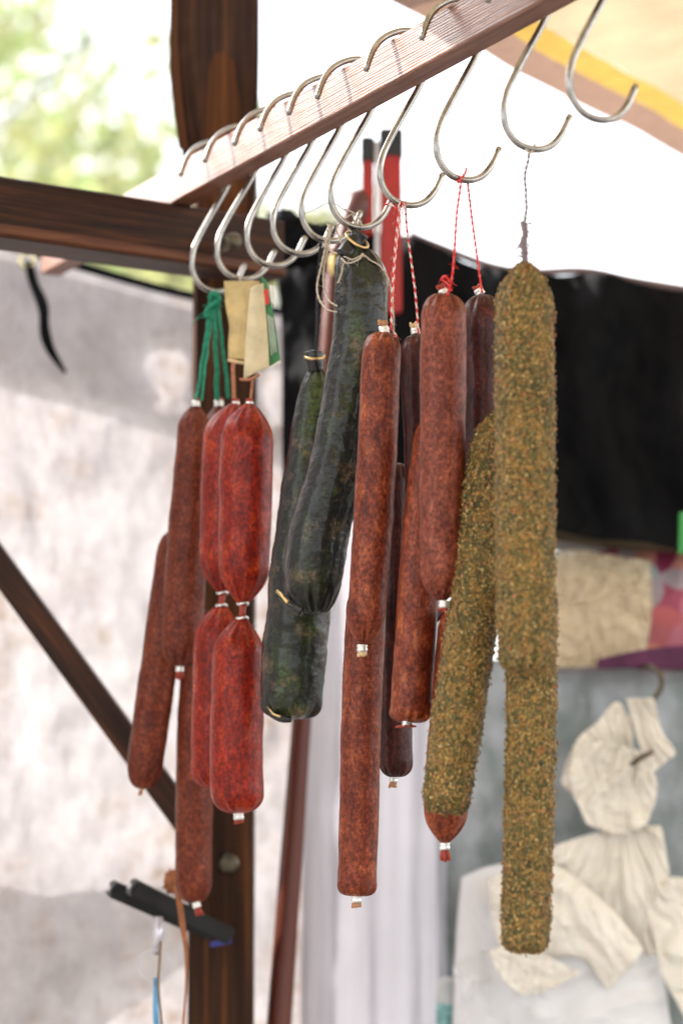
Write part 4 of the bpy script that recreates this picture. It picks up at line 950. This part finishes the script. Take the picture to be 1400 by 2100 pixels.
me = coons([(1225,1352,2.80),(1330,1330,2.80),(1460,1318,2.80)], [(1225,1370,2.80),(1460,1372,2.80)], [(1225,1352,2.80),(1225,1370,2.80)], [(1460,1318,2.80),(1460,1372,2.80)], 30, 8, lambda u, v, q: -.006 * math.sin(u * 6), thick=.01)
tag(link('folded_cloth', me, simple('plum cloth', (0.10, 0.02, 0.07), .8, 0, 30, .4)), 'narrow plum coloured fold of cloth under the petal print', 'cloth')
tag(plank('green_strip', P(1393, 1050, 2.7), P(1391, 1135, 2.7), (0.03, 0, 0), (0, 0.01, 0), simple('bright green plastic', (0.03, 0.28, 0.05), .4, 0, 30, .1)), 'bright green strip at the right edge beside the petal cloth', 'strip')
# bag hook and bunched bags
Y_ = 2.76
bh = thing('bag_hook', P(1320, 1450, Y_), 'tarnished wire hook holding the bunched white plastic bags', 'hook')
mb = MB(); q = cr([tuple(P(*p)) for p in [(1308,1368,Y_+.05),(1330,1366,Y_+.02),(1352,1382,Y_),(1356,1405,Y_),(1340,1432,Y_),(1315,1452,Y_),(1296,1475,Y_),(1290,1510,Y_),(1290,1560,Y_-.01)]], 60)
mb.tube([Vector(p) for p in q], 0.0032, 10); mb.build('wire', M['dull_steel'], bh)
mb = MB(); mb.tube([P(1288, 1575, Y_-.03), P(1310, 1555, Y_-.04), P(1338, 1541, Y_-.045)], 0.0028, 10); mb.build('wire_end', M['dull_steel'], bh)
bb = thing('bunched_bags', P(1250, 1600, Y_), 'bunch of torn cream plastic bag handles gathered on the tarnished hook', 'bag')
Yq = Y_ - .01
bag('ruffle', None, None, None, Yq, [(1225,1478),(1262,1440),(1290,1475)], [(1160,1620),(1230,1650),(1285,1640)], [(1225,1478),(1180,1520),(1150,1600),(1160,1620)], [(1290,1475),(1296,1560),(1285,1640)], 'cream_bag', 7.0, .012, .004, 42, 16, parent=bb, fn=(1290, 1560, 6, .012))
bag('ruffle', None, None, None, Yq - .01, [(1282,1432),(1338,1432)], [(1330,1590),(1365,1560)], [(1282,1432),(1300,1500),(1330,1590)], [(1338,1432),(1355,1500),(1382,1545),(1365,1560)], 'cream_bag', 8.0, .012, .003, 60, 22, parent=bb, fn=(1290, 1400, 11, .008))
bag('ruffle', None, None, None, Yq - .012, [(1180,1530),(1240,1520),(1310,1540)], [(1200,1690),(1262,1710),(1325,1690)], [(1180,1530),(1165,1600),(1200,1690)], [(1310,1540),(1345,1610),(1325,1690)], 'cream_bag', 9.0, .012, .004, 36, 15, parent=bb, fn=(1285, 1500, 6, .012))
bag('handle_strip', None, None, None, Yq - .004, [(1232,1640),(1290,1640)], [(1225,1730),(1300,1730)], [(1232,1640),(1235,1680),(1225,1730)], [(1290,1640),(1280,1680),(1300,1730)], 'cream_bag', 10.0, .01, .003, 40, 14, parent=bb, fn=(1262, 1500, 24, .01))
st = thing('bag_stack', P(1150, 2000, 2.74), 'thick pad of white carrier bags hanging under the bunched handles', 'bag')
Yq = 2.76
bag('top_fold', None, None, None, Yq, [(1130,1735),(1200,1712),(1290,1695),(1352,1692)], [(1120,1830),(1250,1910),(1330,1960)], [(1130,1735),(1110,1780),(1120,1830)], [(1352,1692),(1372,1800),(1392,1930),(1330,1960)], 'cream_bag', 11.0, .014, .003, 110, 30, parent=st, bulge=.02, fn=(1265, 1650, 9, .014))
bag('side_fold', None, None, None, Yq - .02, [(1320,1860),(1372,1800),(1400,1800)], [(1350,1990),(1430,2140)], [(1320,1860),(1340,1930),(1350,1990)], [(1400,1800),(1412,1960),(1430,2140)], 'cream_bag', 12.0, .014, .003, 90, 30, parent=st, fn=(1300, 1600, 12, .01))
bag('pad', None, None, None, Yq + .02, [(948,1800),(1000,1778),(1060,1770),(1160,1790),(1330,1900)], [(925,2300),(1400,2300)], [(948,1800),(938,1900),(930,2050),(925,2300)], [(1330,1900),(1365,2050),(1400,2300)], 'white_bag', 13.0, .022, .004, 150, 48, nu=130, nv=130, parent=st, bulge=.05, thick=.04)
bag('cream_fold', None, None, None, Yq - .035, [(1000,1800),(1060,1775),(1130,1770),(1250,1860),(1318,1945)], [(1040,1990),(1130,1965),(1190,1965),(1245,2030)], [(1000,1800),(1010,1900),(1040,1990)], [(1318,1945),(1290,1985),(1245,2030)], 'cream_bag', 14.0, .016, .004, 80, 24, parent=st, bulge=.02)
bag('lower_fold', None, None, None, Yq - .05, [(1000,1950),(1060,1935),(1180,1990)], [(1070,2040),(1110,2035),(1190,1995)], [(1000,1950),(1030,2010),(1070,2040)], [(1180,1990),(1190,1995)], 'cream_bag', 15.0, .012, .005, 60, 18, parent=st)
bag('side_flap', None, None, None, Yq - .012, [(928,1985),(965,1960),(1000,1945)], [(932,2010),(960,2060),(1010,2100)], [(928,1985),(932,2010)], [(1000,1945),(1005,2020),(1010,2100)], 'white_bag', 16.0, .012, .004, 60, 18, parent=st)
# printed jug at the bottom edge
jg = thing('printed_jar', P(918, 2090, 2.82), 'clear container with teal print at the bottom, left of the white bags', 'jar')
mb = MB(); c = P(920, 2050, 2.82); mb.tube([c + Vector((0, 0, z)) for z in (0.026, 0.024, 0.018, 0.0, -0.2)], [0.006, 0.010, 0.0135, 0.015, 0.015], 24); mb.build('glass_body', simple('pale clear plastic', (0.55, 0.58, 0.58), .15, 0, 40, .1), jg)
mb = MB(); mb.tube([c + Vector((0, 0, z)) for z in (-0.004, -0.05)], [0.0153, 0.0153], 24, caps=False); mb.build('printed_band', simple('teal and white print', (0.20, 0.42, 0.42), .4, 0, 160, .8), jg)

# ---------------------------------------------------------------- trees beyond
def tree(label, x, y, h_, cr_, n, mat, seed, size=0.16, gap=0.05):
    rs = random.Random(seed); root = thing('leafy_tree', (x, y, 0), label, 'tree', 'trees beyond the stall')
    mb = MB(); top = Vector((x, y, h_ * .75))
    mb.tube([Vector((x, y, -.1)), Vector((x + .1, y, h_ * .35)), top], [.16, .12, .05], 10)
    for i in range(9):
        a = rs.uniform(0, 6.28); b = Vector((x, y, h_ * rs.uniform(.35, .65))); e = b + Vector((math.cos(a), math.sin(a), rs.uniform(.3, .9))) * cr_ * .7
        mb.tube([b, (b + e) / 2 + Vector((0, 0, .1)), e], [.06, .04, .015], 6)
    mb.build('trunk', M['bark'], root)
    lb = MB(); cc = Vector((x, y, h_ * .65)); cl = []
    for i in range(46):
        d_ = Vector((rs.gauss(0, 1), rs.gauss(0, 1), rs.gauss(0, 1))).normalized() * rs.uniform(.25, 1)
        cl.append((cc + Vector((d_.x * cr_, d_.y * cr_, d_.z * h_ * .38)), rs.uniform(.25, .6) * cr_ * .6))
    for i in range(n):
        c0, r0 = rs.choice(cl); p = c0 + Vector((rs.gauss(0, .5), rs.gauss(0, .5), rs.gauss(0, .5))) * r0
        a = Vector((rs.gauss(0, 1), rs.gauss(0, 1), rs.gauss(0, 1))).normalized(); b = a.orthogonal().normalized(); s_ = size * rs.uniform(.6, 1.3)
        k = len(lb.v); c_ = a.cross(b); lb.v += [p - b * s_ * .5, p + c_ * s_ * .28, p + b * s_ * .5, p - c_ * s_ * .28]; lb.f.append((k, k+1, k+2, k+3))
    lb.build('crown', M[mat], root)
tree('light green tree behind the top left corner', -2.6, 13.0, 6.6, 2.0, 3600, 'leaf_a', 1, 0.14)
tree('yellow green tree to the left of the post, above the beam', -1.2, 16.5, 7.6, 2.1, 3200, 'leaf_b', 2, 0.16)
tree('farther pale tree showing under the beam beside the strap', -3.4, 19.0, 8.4, 3.0, 6500, 'leaf_b', 3, 0.18)
tree('thin treetop to the right of the post', -0.2, 22.0, 8.0, 1.7, 900, 'leaf_b', 4, 0.16)
tag(plank('metal_pole', P(-80, 330, 8), P(210, 50, 8.6), (0, .05, 0), (0.05, 0, 0.07), simple('pale painted metal', (0.45, 0.48, 0.52), .5, 0, 20, .1)), 'pale slanted metal bar crossing in front of the trees at top left', 'pole')
